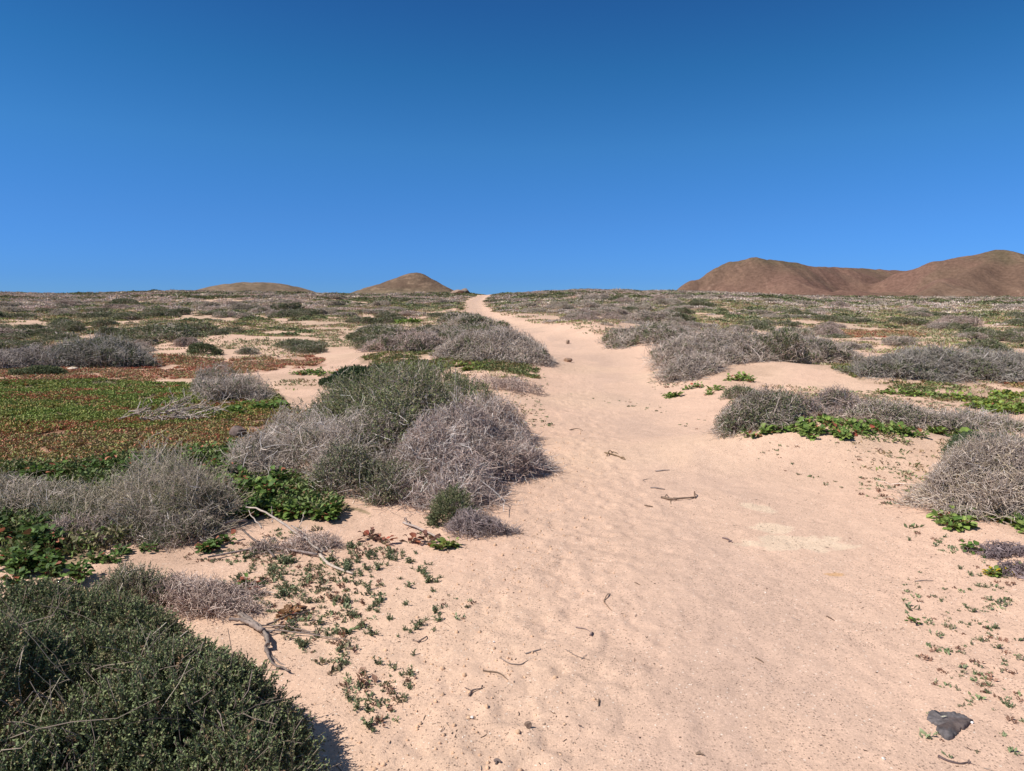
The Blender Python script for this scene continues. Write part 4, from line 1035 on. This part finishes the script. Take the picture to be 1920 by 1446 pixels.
# ------------------------------------------------------------------ seedlings in the sand
def seedlings():
    protos = []
    for k in range(8):
        r = np.random.default_rng(800 + k); mb = MB()
        ns = [5, 7, 9, 4, 12, 6, 8, 3][k]
        cols = [(.20, .235, .13), (.175, .22, .115), (.235, .26, .13), (.15, .195, .105)]
        base_ = r.normal(0, .0012, (ns, 3)); base_[:, 2] = 0
        a = r.uniform(0, 6.28, ns); el = r.uniform(.4, 1.4, ns); D = np.stack([np.cos(a) * np.cos(el), np.sin(a) * np.cos(el), np.sin(el)], 1)
        P = grow(r, base_, D, r.uniform(.018, .042, ns), 3, .15, .1); tubes(mb, P, np.full(P.shape[:2], .0011), colmix(r, ns, [(.2, .2, .1), (.28, .16, .1)]))
        m = 12; t = np.tile(np.linspace(.1, 1, m), (ns, 1)) * 1.999; kk = t.astype(int); fr = (t - kk)[..., None]; ii = np.arange(ns)[:, None]
        pos = (P[ii, kk] + (P[ii, kk + 1] - P[ii, kk]) * fr).reshape(-1, 3); ax = np.repeat(norm(P[:, -1] - P[:, 0]), m, axis=0)
        dl = norm(ax * .7 + .8 * r.normal(size=(ns * m, 3)))
        leaves(mb, pos, dl, .011 * r.uniform(.7, 1.3, ns * m), .006, colmix(r, ns * m, cols, None, .18), r)
        protos.append(mb.mesh('seedling', M_LEAF))
    r = np.random.default_rng(820)
    left = wpoly([(430, 1050), (520, 1030), (640, 1015), (800, 1040), (850, 1090), (820, 1180), (800, 1230), (760, 1310), (740, 1400), (690, 1380), (640, 1290), (560, 1220), (500, 1160), (440, 1120)])
    sets = []
    x, y = sample_poly(left, 330, r, 2000)
    g = noise(x / .3, y / .3, 86) + .8 * r.random(len(x)); k = g > .62; x, y = x[k][:215], y[k][:215]; sets.append((x, y, 'small grey-green succulent seedling in the sandy strip beside the dark cushion shrub', 'seedlings in the sand strip left of the path', (.55, 1.45)))
    right = wpoly([(1700, 1010), (1800, 1020), (1900, 1100), (1920, 1240), (1920, 1400), (1860, 1380), (1800, 1300), (1720, 1240), (1690, 1130)])
    x, y = sample_poly(right, 60, r, 300); g = noise(x / .3, y / .3, 88) + .3 * r.random(len(x)); k = g > .6; x, y = x[k][:70], y[k][:70]
    sets.append((x, y, 'tiny green seedling sprouting in the bare sand at the right side of the path', 'seedlings in the sand right of the path', (.35, .85)))
    for x, y, lab, grp, (s0, s1) in sets:
        z = terrain(x, y)
        for i in range(len(x)):
            o = bpy.data.objects.new('seedling', protos[int(r.integers(8))]); link(o)
            o.location = (x[i], y[i], z[i] - .002); o.rotation_euler = (0, 0, r.uniform(0, 6.28)); s = s0 + (s1 - s0) * r.random() ** 2; o.scale = (s, s, s)
            tag(o, lab, 'seedling', grp)
    # the countless smallest sprouts
    mb = MB(); r = np.random.default_rng(830)
    areas = [(left, 230), (right, 70), (wpoly([(1600, 870), (1720, 870), (1730, 1000), (1690, 1060), (1640, 1010)]), 60), (wpoly([(1060, 730), (1260, 745), (1350, 790), (1340, 830), (1270, 790), (1210, 760)]), 10),
             (wpoly([(1380, 745), (1600, 740), (1560, 760), (1440, 800), (1360, 830), (1330, 790)]), 190), (wpoly([(1560, 740), (1760, 735), (1840, 790), (1700, 790), (1600, 770)]), 120), (wpoly([(560, 980), (760, 990), (900, 1030), (640, 1040)]), 60), (wpoly([(940, 700), (1020, 705), (1035, 735), (960, 735)]), 60), (wpoly([(1230, 690), (1290, 720), (1260, 745), (1210, 715)]), 60), (wpoly([(780, 1020), (900, 1010), (930, 1080), (850, 1200), (800, 1160)]), 26), (wpoly([(1380, 860), (1700, 860), (1720, 960), (1500, 900)]), 26),
             (wpoly([(180, 1040), (560, 990), (600, 1030), (440, 1100), (260, 1120)]), 160), (wpoly([(930, 740), (1010, 745), (1040, 800), (1000, 850), (960, 800)]), 50), (wpoly([(1650, 1050), (1920, 1100), (1920, 1440), (1750, 1440)]), 22)]
    for poly, dens in areas:
        x, y = sample_poly(poly, dens * 2.2, r); g = noise(x / .35, y / .35, 89); k = g > .45; x, y = x[k], y[k]; n = len(x); z = terrain(x, y)
        m = 9; sz = np.exp(r.normal(-4.65, .38, n)); s = np.repeat(sz, m); P = np.repeat(np.stack([x, y, z], 1), m, axis=0); P[:, :2] += r.normal(size=(n * m, 2)) * s[:, None] * .8
        a = r.uniform(0, 6.28, n * m); D = np.stack([np.cos(a), np.sin(a), r.uniform(.3, 1.8, n * m)], 1)
        c = colmix(r, n, [(.21, .24, .13), (.22, .20, .12), (.28, .16, .11), (.19, .23, .11)]); leaves(mb, P, D, s * 1.5, s * .8, np.repeat(c, m, axis=0), r)
    tag(mb.obj('tiny_sprouts', M_LEAF), kind='stuff')
seedlings()

# ------------------------------------------------------------------ twigs, dead branches, stones
def ground_line(pts, lift=.006, sub=4):
    P = []
    for (a, b) in zip(pts[:-1], pts[1:]):
        for t in np.arange(sub) / sub: P.append((a[0] + (b[0] - a[0]) * t, a[1] + (b[1] - a[1]) * t))
    P.append(pts[-1]); P = np.array(P); x, y = G(P[:, 0], P[:, 1])
    z = terrain(x, y); return np.stack([x, y, z], 1)

def smooth_line(P, n):
    P = np.asarray(P, float)
    for _ in range(2): P[1:-1] = .25 * P[:-2] + .5 * P[1:-1] + .25 * P[2:]
    s = np.concatenate([[0], np.cumsum(np.linalg.norm(np.diff(P, axis=0), axis=1))]); u = np.linspace(0, s[-1], n)
    return np.stack([np.interp(u, s, P[:, k]) for k in range(3)], 1)

def stick(name, label, lines, cols, seed, cat='twig'):
    """lines: (photo polyline, radius, lift)"""
    r = np.random.default_rng(seed); mb = MB(); root = None
    for pts, rad, lift in lines:
        P = ground_line(pts); P = smooth_line(P, 14)
        L = np.linalg.norm(P[-1] - P[0])
        P = P + np.cumsum(r.normal(0, L * .006, P.shape), axis=0) * [1, 1, .2]; P[:, 2] += rad * .6 + lift * np.sin(np.linspace(0, np.pi, 14))
        if root is None: root = P[0].copy()
        tubes(mb, (P - root)[None], (rad * np.linspace(1.1, .55, 14) * r.uniform(.85, 1.15, 14))[None], colmix(r, 1, cols, None, .1), k=6)
    o = mb.obj(name, M_WOOD, smooth=True); o.location = root; tag(o, label, cat); return o

BRN = [(.16, .105, .075), (.20, .14, .10)]; GRB = [(.26, .20, .17), (.30, .24, .21)]
S_ = [
    ('curved dark twig lying below the black rock slab', [([(1759, 1419), (1775, 1427), (1800, 1433), (1815, 1430)], .0045, 0), ([(1815, 1430), (1831, 1436)], .002, 0), ([(1816, 1432), (1817, 1427)], .002, .01)], [(.12, .085, .08)]),
    ('dark crooked stick lying across the middle of the path', [([(1240, 932), (1262, 936), (1285, 934), (1304, 930)], .010, .01), ([(1303, 932), (1301, 923)], .006, .03), ([(1246, 932), (1252, 928)], .005, .02), ([(1258, 936), (1257, 943)], .004, 0), ([(1268, 936), (1262, 930)], .004, .01)], BRN),
    ('brown forked twig lying left of the path centre, farthest but one', [([(1134, 846), (1150, 852), (1172, 861)], .008, .01), ([(1138, 853), (1146, 844)], .007, .03), ([(1146, 845), (1160, 850)], .005, .01), ([(1164, 858), (1172, 860)], .008, .02)], [(.22, .15, .09)]),
    ('straight short twig high on the path between the two big clumps', [([(1068, 801), (1082, 799), (1092, 801)], .007, .02)], BRN),
    ('straight thin twig lying across the path left of its gritty patch', [([(1229, 882), (1255, 881)], .007, .004)], GRB),
    ('straight twig just above the dark crooked stick', [([(1220, 914), (1247, 915)], .007, .004)], GRB),
    ('short twig left below the dark crooked stick', [([(1209, 945), (1224, 950)], .006, .004)], BRN),
    ('V-shaped twig left of the gritty patch on the path', [([(1205, 898), (1211, 902)], .004, .002), ([(1205, 898), (1217, 896)], .003, .002)], GRB),
    ('thin curved twig standing like a bracket in the open sand', [([(1146, 1147), (1133, 1113 + 12), (1131, 1130), (1136, 1138), (1146, 1148)][1:], .0035, .004), ([(1133, 1125), (1140, 1113)], .003, .01), ([(1133, 1124), (1144, 1112)], .0025, .012)], [(.24, .16, .11)]),
    ('gently bent brown twig in the lower middle of the sand', [([(906, 1260), (922, 1261), (940, 1268), (953, 1278)], .0035, .004)], BRN),
    ('forked dark twig below the gently bent one', [([(880, 1310), (884, 1300), (903, 1296)], .004, .006), ([(884, 1300), (872, 1293)], .003, .002), ([(903, 1296), (905, 1293)], .003, .01)], [(.19, .14, .12)]),
    ('straight brown twig with a short side spur in the sand', [([(985, 1226), (1014, 1220)], .0035, .003), ([(1004, 1223), (1008, 1229)], .002, .002)], GRB),
    ('wavy thin twig between the bent twig and the spurred twig', [([(937, 1237), (960, 1250), (975, 1250), (990, 1242)], .0028, .003)], GRB),
    ('long faint twig with a dark knob right of the spurred twig', [([(1080, 1179), (1097, 1181), (1108, 1187)], .0028, .002), ([(1107, 1195), (1112, 1189)], .006, .006)], [(.26, .19, .17)]),
    ('thin pale twig with forked tip below the dark knobbed twig', [([(1061, 1219), (1080, 1233), (1105, 1240)], .0022, .002), ([(1090, 1237), (1100, 1231)], .002, .005)], GRB),
    ('small twig pointing down the sand near the lower middle', [([(1123, 1316), (1122, 1327)], .004, .002)], BRN),
    ('short twig right of the bracket-shaped twig', [([(1190, 1093), (1200, 1098)], .003, .002)], BRN),
    ('tiny dark hooked twig right of the path centre above the pale patch', [([(1355, 1008), (1366, 1012), (1374, 1017)], .006, .006), ([(1366, 1016), (1372, 1012)], .004, .004)], [(.20, .14, .13)]),
    ('short dark twig in the gritty sand right of the path centre', [([(1550, 1156), (1564, 1164)], .0035, .002)], BRN),
    ('thin straight twig below the short dark one in the gritty sand', [([(1483, 1157), (1505, 1164)], .002, .001)], GRB),
    ('small fork of dark twigs lying on the sand at the bottom edge', [([(1305, 1414), (1320, 1417)], .004, .004), ([(1308, 1412), (1316, 1417)], .003, .006)], BRN),
    ('short twig in the sand right of the bottom middle', [([(1416, 1235), (1431, 1243)], .0035, .002)], BRN),
    ('small dark scrap of twig above the white speckled sand at the bottom', [([(928, 1430), (939, 1436)], .006, .006), ([(930, 1438), (934, 1428)], .004, .006)], [(.13, .10, .09)]),
    ('thin pale stick lying below the big clump beside the crinkled rosette', [([(758, 985), (790, 998), (815, 1012), (840, 1018)], .008, .02), ([(764, 988), (758, 980)], .006, .03), ([(775, 990), (762, 994)], .004, .01)], [(.34, .28, .25), (.28, .22, .2)]),
    ('small curved twig among the seedlings', [([(783, 1205), (797, 1200), (800, 1193)], .004, .01), ([(774, 1202), (790, 1203)], .002, .002)], [(.2, .15, .13)]),
    ('thin straight twig trailing from the last seedlings to the open sand', [([(824, 1163), (848, 1180)], .0015, .001)], GRB),
    ('thin twig in the sand at the right among the seedlings', [([(1715, 1092), (1750, 1090)], .003, .004)], GRB),
]
for k, (lab, lines, cols) in enumerate(S_): stick('twig', lab, lines, cols, 900 + k)

def at_depth(px, py, y0):
    dx, dy, dz = ray(px, py); t = y0 / dy; return np.array([dx * t, y0, EYE + dz * t])

def arch_branch():
    r = np.random.default_rng(950); root = np.array(G1(605, 1040) + (0,)); root[2] = Z(root[0], root[1])
    e = empty('fallen_branch', tuple(root)); tag(e, 'bleached dead branch arching out of the sand left of the seedlings', 'branch')
    y0 = root[1]; mb = MB(); tw = MB()
    def arc(pts, rad, y_a, y_b, m=mb, cols=BLEACH + GREY[:1], k=6):
        P = np.array([at_depth(a, b, y_a + (y_b - y_a) * i / (len(pts) - 1)) for i, (a, b) in enumerate(pts)]); P = smooth_line(P, 16)
        g = terrain(P[:, 0], P[:, 1]); P[:, 2] = np.maximum(P[:, 2], g + rad * .5)
        P = P + np.cumsum(r.normal(0, .0025, P.shape), axis=0)
        tubes(m, (P - root)[None], (rad * np.linspace(.55, 1.1, 16) * r.uniform(.8, 1.2, 16))[None], colmix(r, 1, cols, None, .1), k=k); return P
    A = arc([(462, 950), (480, 947), (500, 953), (522, 976), (545, 988), (565, 1004), (590, 1022), (608, 1034)], .009, y0 + .25, y0)
    arc([(545, 985), (570, 1000), (595, 1022), (606, 1035)], .007, y0 + .1, y0)
    arc([(570, 1003), (582, 1018), (597, 1030)], .008, y0 + .05, y0); arc([(575, 1012), (588, 1028), (602, 1036)], .007, y0, y0 - .03)
    arc([(466, 957), (478, 975), (490, 996)], .005, y0 + .3, y0 + .2); arc([(508, 950), (509, 985)], .0035, y0 + .2, y0 + .25); arc([(573, 958), (571, 975), (562, 985)], .003, y0 + .2, y0 + .1)
    B = ground_line([(395, 1009), (425, 995), (455, 987), (462, 984)]); B = smooth_line(B, 14); B[:, 2] += .02 + .03 * np.sin(np.linspace(0, 3.1, 14)); tubes(mb, (B - root)[None], np.linspace(.008, .011, 14)[None], colmix(r, 1, GREY), k=6)
    B = ground_line([(390, 1050), (440, 1040), (500, 1030), (595, 1047)]); B = smooth_line(B, 14); B[:, 2] += .02; tubes(mb, (B - root)[None], np.linspace(.006, .009, 14)[None], colmix(r, 1, [(.3, .24, .22)]), k=6)
    B = ground_line([(600, 1045), (615, 1062), (640, 1072), (662, 1081)]); B = smooth_line(B, 14); B[:, 2] += .012; tubes(mb, (B - root)[None], np.linspace(.013, .006, 14)[None], colmix(r, 1, GREY), k=6)
    B = ground_line([(455, 1000), (480, 1020), (500, 1035), (515, 1050)]); B = smooth_line(B, 14); B[:, 2] += .02; tubes(mb, (B - root)[None], np.linspace(.006, .008, 14)[None], colmix(r, 1, [(.3, .24, .22)]), k=6)
    mb.obj('branch_wood', M_WOOD, e, smooth=True)
    ev = Env([(-.08, .10, .16, .12, 0, .13), (-.32, .06, .2, .08, 0, .05)], 5, .6, 9); add_twigs(tw, ev, r, 30, LILAC, .22, .0035, (5, 4, 2), .4, minr=.0012, bleach=.05); conform(tw, root[0], root[1], root[2]); tw.obj('side_twigs', M_TWIG, e)
arch_branch()

def dark_branch():
    r = np.random.default_rng(960); root = np.array(G1(500, 1200) + (0,)); root[2] = Z(root[0], root[1])
    e = empty('fallen_branch', tuple(root)); tag(e, 'thick dark grey dead branch lying beside the dark cushion shrub', 'branch')
    mb = MB(); tw = MB()
    def ln(pts, r0, r1, lift, m=mb, col=((.22, .175, .155), (.27, .22, .19)), k=7):
        P = smooth_line(ground_line(pts), 18); P[:, 2] += lift; P = P + np.cumsum(r.normal(0, .003, P.shape), axis=0)
        tubes(m, (P - root)[None], (np.linspace(r0, r1, 18) * r.uniform(.8, 1.25, 18))[None], colmix(r, 1, list(col), None, .1), k=k)
    ln([(502, 1205), (495, 1190), (470, 1172), (445, 1150), (428, 1118)], .014, .007, .02); ln([(505, 1222), (500, 1198), (478, 1178), (450, 1160)], .010, .007, .03); ln([(430, 1178), (460, 1180), (490, 1192), (500, 1200)], .008, .014, .03)
    ln([(500, 1215), (505, 1240), (520, 1262), (540, 1275)], .010, .004, .015)
    for pts in ([(490, 1180), (520, 1178), (560, 1184), (590, 1186), (598, 1178)], [(495, 1188), (540, 1192), (590, 1198), (625, 1203), (662, 1208)], [(500, 1180), (530, 1168), (570, 1160), (590, 1150)], [(560, 1184), (600, 1194), (615, 1190)],
                [(425, 1115), (410, 1100), (395, 1096)], [(500, 1195), (540, 1178), (560, 1165)], [(510, 1240), (560, 1262), (620, 1272), (640, 1280)]):
        ln(pts, .0045, .002, .015, tw, ((.20, .15, .13), (.28, .22, .19)), 5)
    mb.obj('branch_wood', M_WOOD, e, smooth=True); tw.obj('side_twigs', M_WOOD, e, smooth=True)
dark_branch()

def pale_pile():
    r = np.random.default_rng(970); ox, oy = G1(290, 790); oz = Z(ox, oy); e = empty('dead_branches', (ox, oy, oz)); tag(e, 'heap of bleached white dead branches lying on the green mat', 'branch')
    mb = MB(); ev = Env([(0, 0, .34, .2, .2, .22), (.42, .12, .32, .2, .1, .16)], 6, .3, 4)
    x, y, i = ev.pts(r, 46); a = r.normal(.35, .5, 46); D = np.stack([np.cos(a), np.sin(a) * .6, r.normal(.12, .22, 46)], 1); L = r.uniform(.2, .52, 46)
    P = grow(r, np.stack([x - np.cos(a) * L * .5, y, r.uniform(.02, .18, 46)], 1), D, L, 6, .12); P[..., 2] = np.maximum(P[..., 2], .01)
    tubes(mb, P, np.full(P.shape[:2], .0075) * np.linspace(1.1, .5, 6)[None], colmix(r, 46, GREY), k=5)
    p, d, l = branch_off(r, P, L, 260, .1, .7, .25, .5); Q = grow(r, p, d, l, 4, .25); Q[..., 2] = np.maximum(Q[..., 2], .01); tubes(mb, Q, np.full(Q.shape[:2], .0035), colmix(r, 260, GREY), k=3)
    conform(mb, ox, oy, oz); mb.obj('bare_branches', M_WOOD, e)
pale_pile()

def icos(sub):
    import bmesh
    bm = bmesh.new(); bmesh.ops.create_icosphere(bm, subdivisions=sub, radius=1)
    v = np.array([q.co[:] for q in bm.verts]); t = np.array([[w.index for w in f.verts] for f in bm.faces]); bm.free(); return v, t
def stone(name, label, px, py, sx_, sy_, sz_, col, seed, sink=.3, cat='stone'):
    v, t = icos(4); r = np.random.default_rng(seed)
    for k in range(9):                       # flat broken facets
        n = norm(r.normal(size=3)); dd = r.uniform(.55, .85); q = v @ n; v = v - np.maximum(q - dd, 0)[:, None] * n
    f = 1 + .18 * (fbm(v[:, 0] * 2 + seed, v[:, 1] * 2 + v[:, 2] * 1.7, 4, seed % 40) - .5)
    v = v * f[:, None] * [sx_, sy_, sz_]; x, y = G1(px, py); mb = MB()
    c = np.array(col) * (.75 + .5 * fbm(v[:, 0] / sx_ * 2, v[:, 1] / sx_ * 2 + v[:, 2] / sx_, 3, 7))[:, None]
    mb.add(v, c, t=t); o = mb.obj(name, M_ROCK); o.location = (x, y, Z(x, y) + sz_ * (1 - sink)); o.rotation_euler = (0, 0, r.uniform(0, 6)); return tag(o, label, cat)
stone('stone', 'lone brown pebble on the sand near the bottom of the picture', 990, 1370, .015, .013, .014, (.22, .15, .11), 1)
stone('stone', 'small brown block of stone on the path beyond the big clump', 1064, 679, .13, .10, .07, (.30, .20, .14), 2)
stone('stone', 'upright stump-like stone on the path above the small brown block', 1065, 640, .09, .08, .10, (.30, .21, .15), 3)
stone('rock', 'dark brown rock on the rusty mat left of the big grey clump', 450, 818, .13, .10, .10, (.17, .12, .10), 4, cat='rock')
stone('rock', 'reddish sandstone block under the left foot of the arched mound', 1421, 838, .06, .05, .06, (.48, .29, .20), 5, cat='rock')
stone('stone', 'pale stone at the left beside the dark shrubs behind the red mat', 137, 699, .14, .10, .06, (.55, .44, .34), 6)
stone('rock', 'dark knob of rock on the skyline left of the path top', 873, 551, 1.3, 1.0, .8, (.20, .15, .12), 7, cat='rock')
stone('rock', 'brown rock on the skyline left of the dark knob', 858, 551, 1.5, 1.0, .6, (.26, .18, .13), 8, cat='rock')
stone('pebble', 'white pebble in the sand at the lower middle', 885, 1348, .008, .007, .006, (.8, .74, .68), 9, .2, 'pebble')
stone('pebble', 'small white pebble at the upper edge of the twig-strewn sand', 926, 1207, .006, .005, .005, (.8, .74, .68), 10, .2, 'pebble')
stone('pebble', 'white pebble under the right tip of the black slab', 1822, 1358, .008, .007, .005, (.85, .8, .76), 12, .2, 'pebble')
stone('pebble', 'pale pebble in the bare sand right of the bottom middle', 1656, 1426, .007, .006, .005, (.8, .73, .66), 13, .2, 'pebble')

def slab():
    O = [(500, 600), (505, 560), (520, 512), (548, 486), (590, 476), (640, 480), (680, 497), (740, 503), (820, 502), (900, 508), (980, 515), (1050, 530), (1110, 552), (1155, 575), (1190, 605), (1215, 628), (1266, 652), (1225, 668), (1200, 702),
         (1165, 735), (1130, 770), (1100, 792), (1058, 785), (1040, 820), (1000, 858), (955, 890), (925, 930), (880, 946), (830, 942), (780, 914), (735, 870), (700, 835), (672, 790), (655, 752), (690, 750), (720, 722), (700, 705), (640, 690), (590, 664), (540, 626)]
    jr = random.Random(5); O = [(a[0] + (b[0] - a[0]) * t + jr.uniform(-9, 9) * (t > 0), a[1] + (b[1] - a[1]) * t + jr.uniform(-9, 9) * (t > 0)) for a, b in zip(O, O[1:] + O[:1]) for t in (0, .33, .66)]
    px = np.array([1680 + a / 8.71 for a, b in O]); py = np.array([1280 + b / 8.71 for a, b in O]); x, y = G(px, py)
    cx, cy = G1(1680 + 900 / 8.71, 1280 + 690 / 8.71); cz = Z(cx, cy); r = np.random.default_rng(77)
    g = terrain(x, y) - cz; n = len(x)
    rings = [1.04, 1.0, .965, .9, .75, .55, .3]; hz = [-.03, .003, .009, .011, .012, .013, .014]
    mb = MB(); V = []; Cc = []
    for k, (s, h) in enumerate(zip(rings, hz)):
        X = (x - cx) * s; Y = (y - cy) * s; z = g * s + h + (noise(X / .02, Y / .02, 3) - .5) * .004 * (k > 1) + (noise(X / .06, Y / .06, 9) - .5) * .008 * (k > 1)
        V.append(np.stack([X, Y, z], 1)); a = fbm(X / .05, Y / .05, 3, 12)[:, None]; br = sstep(.5, .65, noise(X / .05 + 3, Y / .04, 14))[:, None]
        a = a * 1.0 + (fbm(X / .012, Y / .012, 3, 18)[:, None] - .5) * .9; c = np.array([.125, .108, .106]) * (.55 + .9 * a); c = c * (1 - br * .6) + np.array([.105, .070, .058]) * br * .6; Cc.append(c)
    V.append(np.array([[0, 0, .014]])); Cc.append(np.array([[.11, .09, .085]]))
    V = np.concatenate(V); Cc = np.concatenate(Cc); q = []; t = []
    for k in range(len(rings) - 1):
        for i in range(n): j = (i + 1) % n; q.append([k * n + i, (k + 1) * n + i, (k + 1) * n + j, k * n + j])
    k = len(rings) - 1
    for i in range(n): t.append([k * n + i, len(V) - 1, k * n + (i + 1) % n])
    mb.add(V, Cc, q=q, t=t); o = mb.obj('rock_slab', M_ROCK); o.location = (cx, cy, cz); tag(o, 'flat dark grey rock slab with broken outline half buried in the sand, lower right', 'rock')
    P = ground_line([(1680 + 725 / 8.71, 1280 + 640 / 8.71), (1680 + 828 / 8.71, 1280 + 630 / 8.71)], sub=2); P = smooth_line(P, 6); P[:, 2] = cz + .019
    m2 = MB(); tubes(m2, (P - P[0])[None], np.array([[.001, .0022, .0024, .0024, .002, .001]]), np.array([[.75, .68, .5]]), k=6); c = m2.obj('shell_chip', M_ROCK); c.location = P[0]
    tag(c, 'thin cream chip lying on the dark rock slab', 'chip')
slab()

def litter():
    r = np.random.default_rng(990)
    N_ = 15000; y = 1.9 + 16 * r.random(N_) ** 1.6; x = r.uniform(-1, 1, N_) * (y * .8 + .4)
    pd = pathd(x, y); f = fbm(x / .6, y / .6, 3, 45); k = r.random(N_) < (.10 + .75 * sstep(.48, .62, f) + .35 * sstep(-.6, .3, pd)); x, y = x[k], y[k]; n = len(x); z = terrain(x, y)
    L = np.exp(r.normal(-4.75, .5, n)).clip(.004, .035); a = r.uniform(0, 6.28, n)
    D = np.stack([np.cos(a), np.sin(a), .15 * r.normal(size=n)], 1); P = grow(r, np.stack([x, y, z + .002], 1), D, L, 3, .25)
    P[..., 2] = np.maximum(P[..., 2], z[:, None] + .0008); mb = MB()
    tubes(mb, P, np.full(P.shape[:2], .0011) * r.uniform(.6, 1.8, (n, 1)), colmix(r, n, [(.20, .14, .10), (.26, .18, .13), (.15, .10, .08), (.34, .27, .22)]))
    N2 = 2600; y = 1.9 + 12 * r.random(N2) ** 1.6; x = r.uniform(-1, 1, N2) * (y * .8 + .4); z = terrain(x, y); v, t = icos(1)
    s = np.exp(r.normal(-6.3, .4, N2)).clip(.0009, .005)
    V = v[None] * s[:, None, None] * r.uniform(.5, 1.2, (N2, 1, 3)) + np.stack([x, y, z + s * .2], 1)[:, None]
    c = colmix(r, N2, [(.80, .70, .60), (.6, .45, .34), (.24, .17, .13), (.72, .62, .54)], None, .1)
    mb.add(V.reshape(-1, 3), np.repeat(c, len(v), axis=0), t=(t[None] + (np.arange(N2) * len(v))[:, None, None]).reshape(-1, 3))
    # clods at the trampled path edge
    N3 = 900; y = 2.2 + 7 * r.random(N3) ** 1.3; cc = np.interp(y, _pcy, _pcx); w = np.interp(y, _pcy, _phw); x = cc - w * (.95 + .22 * r.normal(size=N3)); z = terrain(x, y)
    s = np.exp(r.normal(-5.3, .4, N3)).clip(.002, .012); V = v[None] * (1 + .25 * r.normal(size=(N3, len(v), 1))) * s[:, None, None] + np.stack([x, y, z], 1)[:, None]
    mb.add(V.reshape(-1, 3), np.repeat(colmix(r, N3, [(.58, .38, .25)], None, .08), len(v), axis=0), t=(t[None] + (np.arange(N3) * len(v))[:, None, None]).reshape(-1, 3))
    tag(mb.obj('sand_litter', M_TWIG), kind='stuff')
litter()
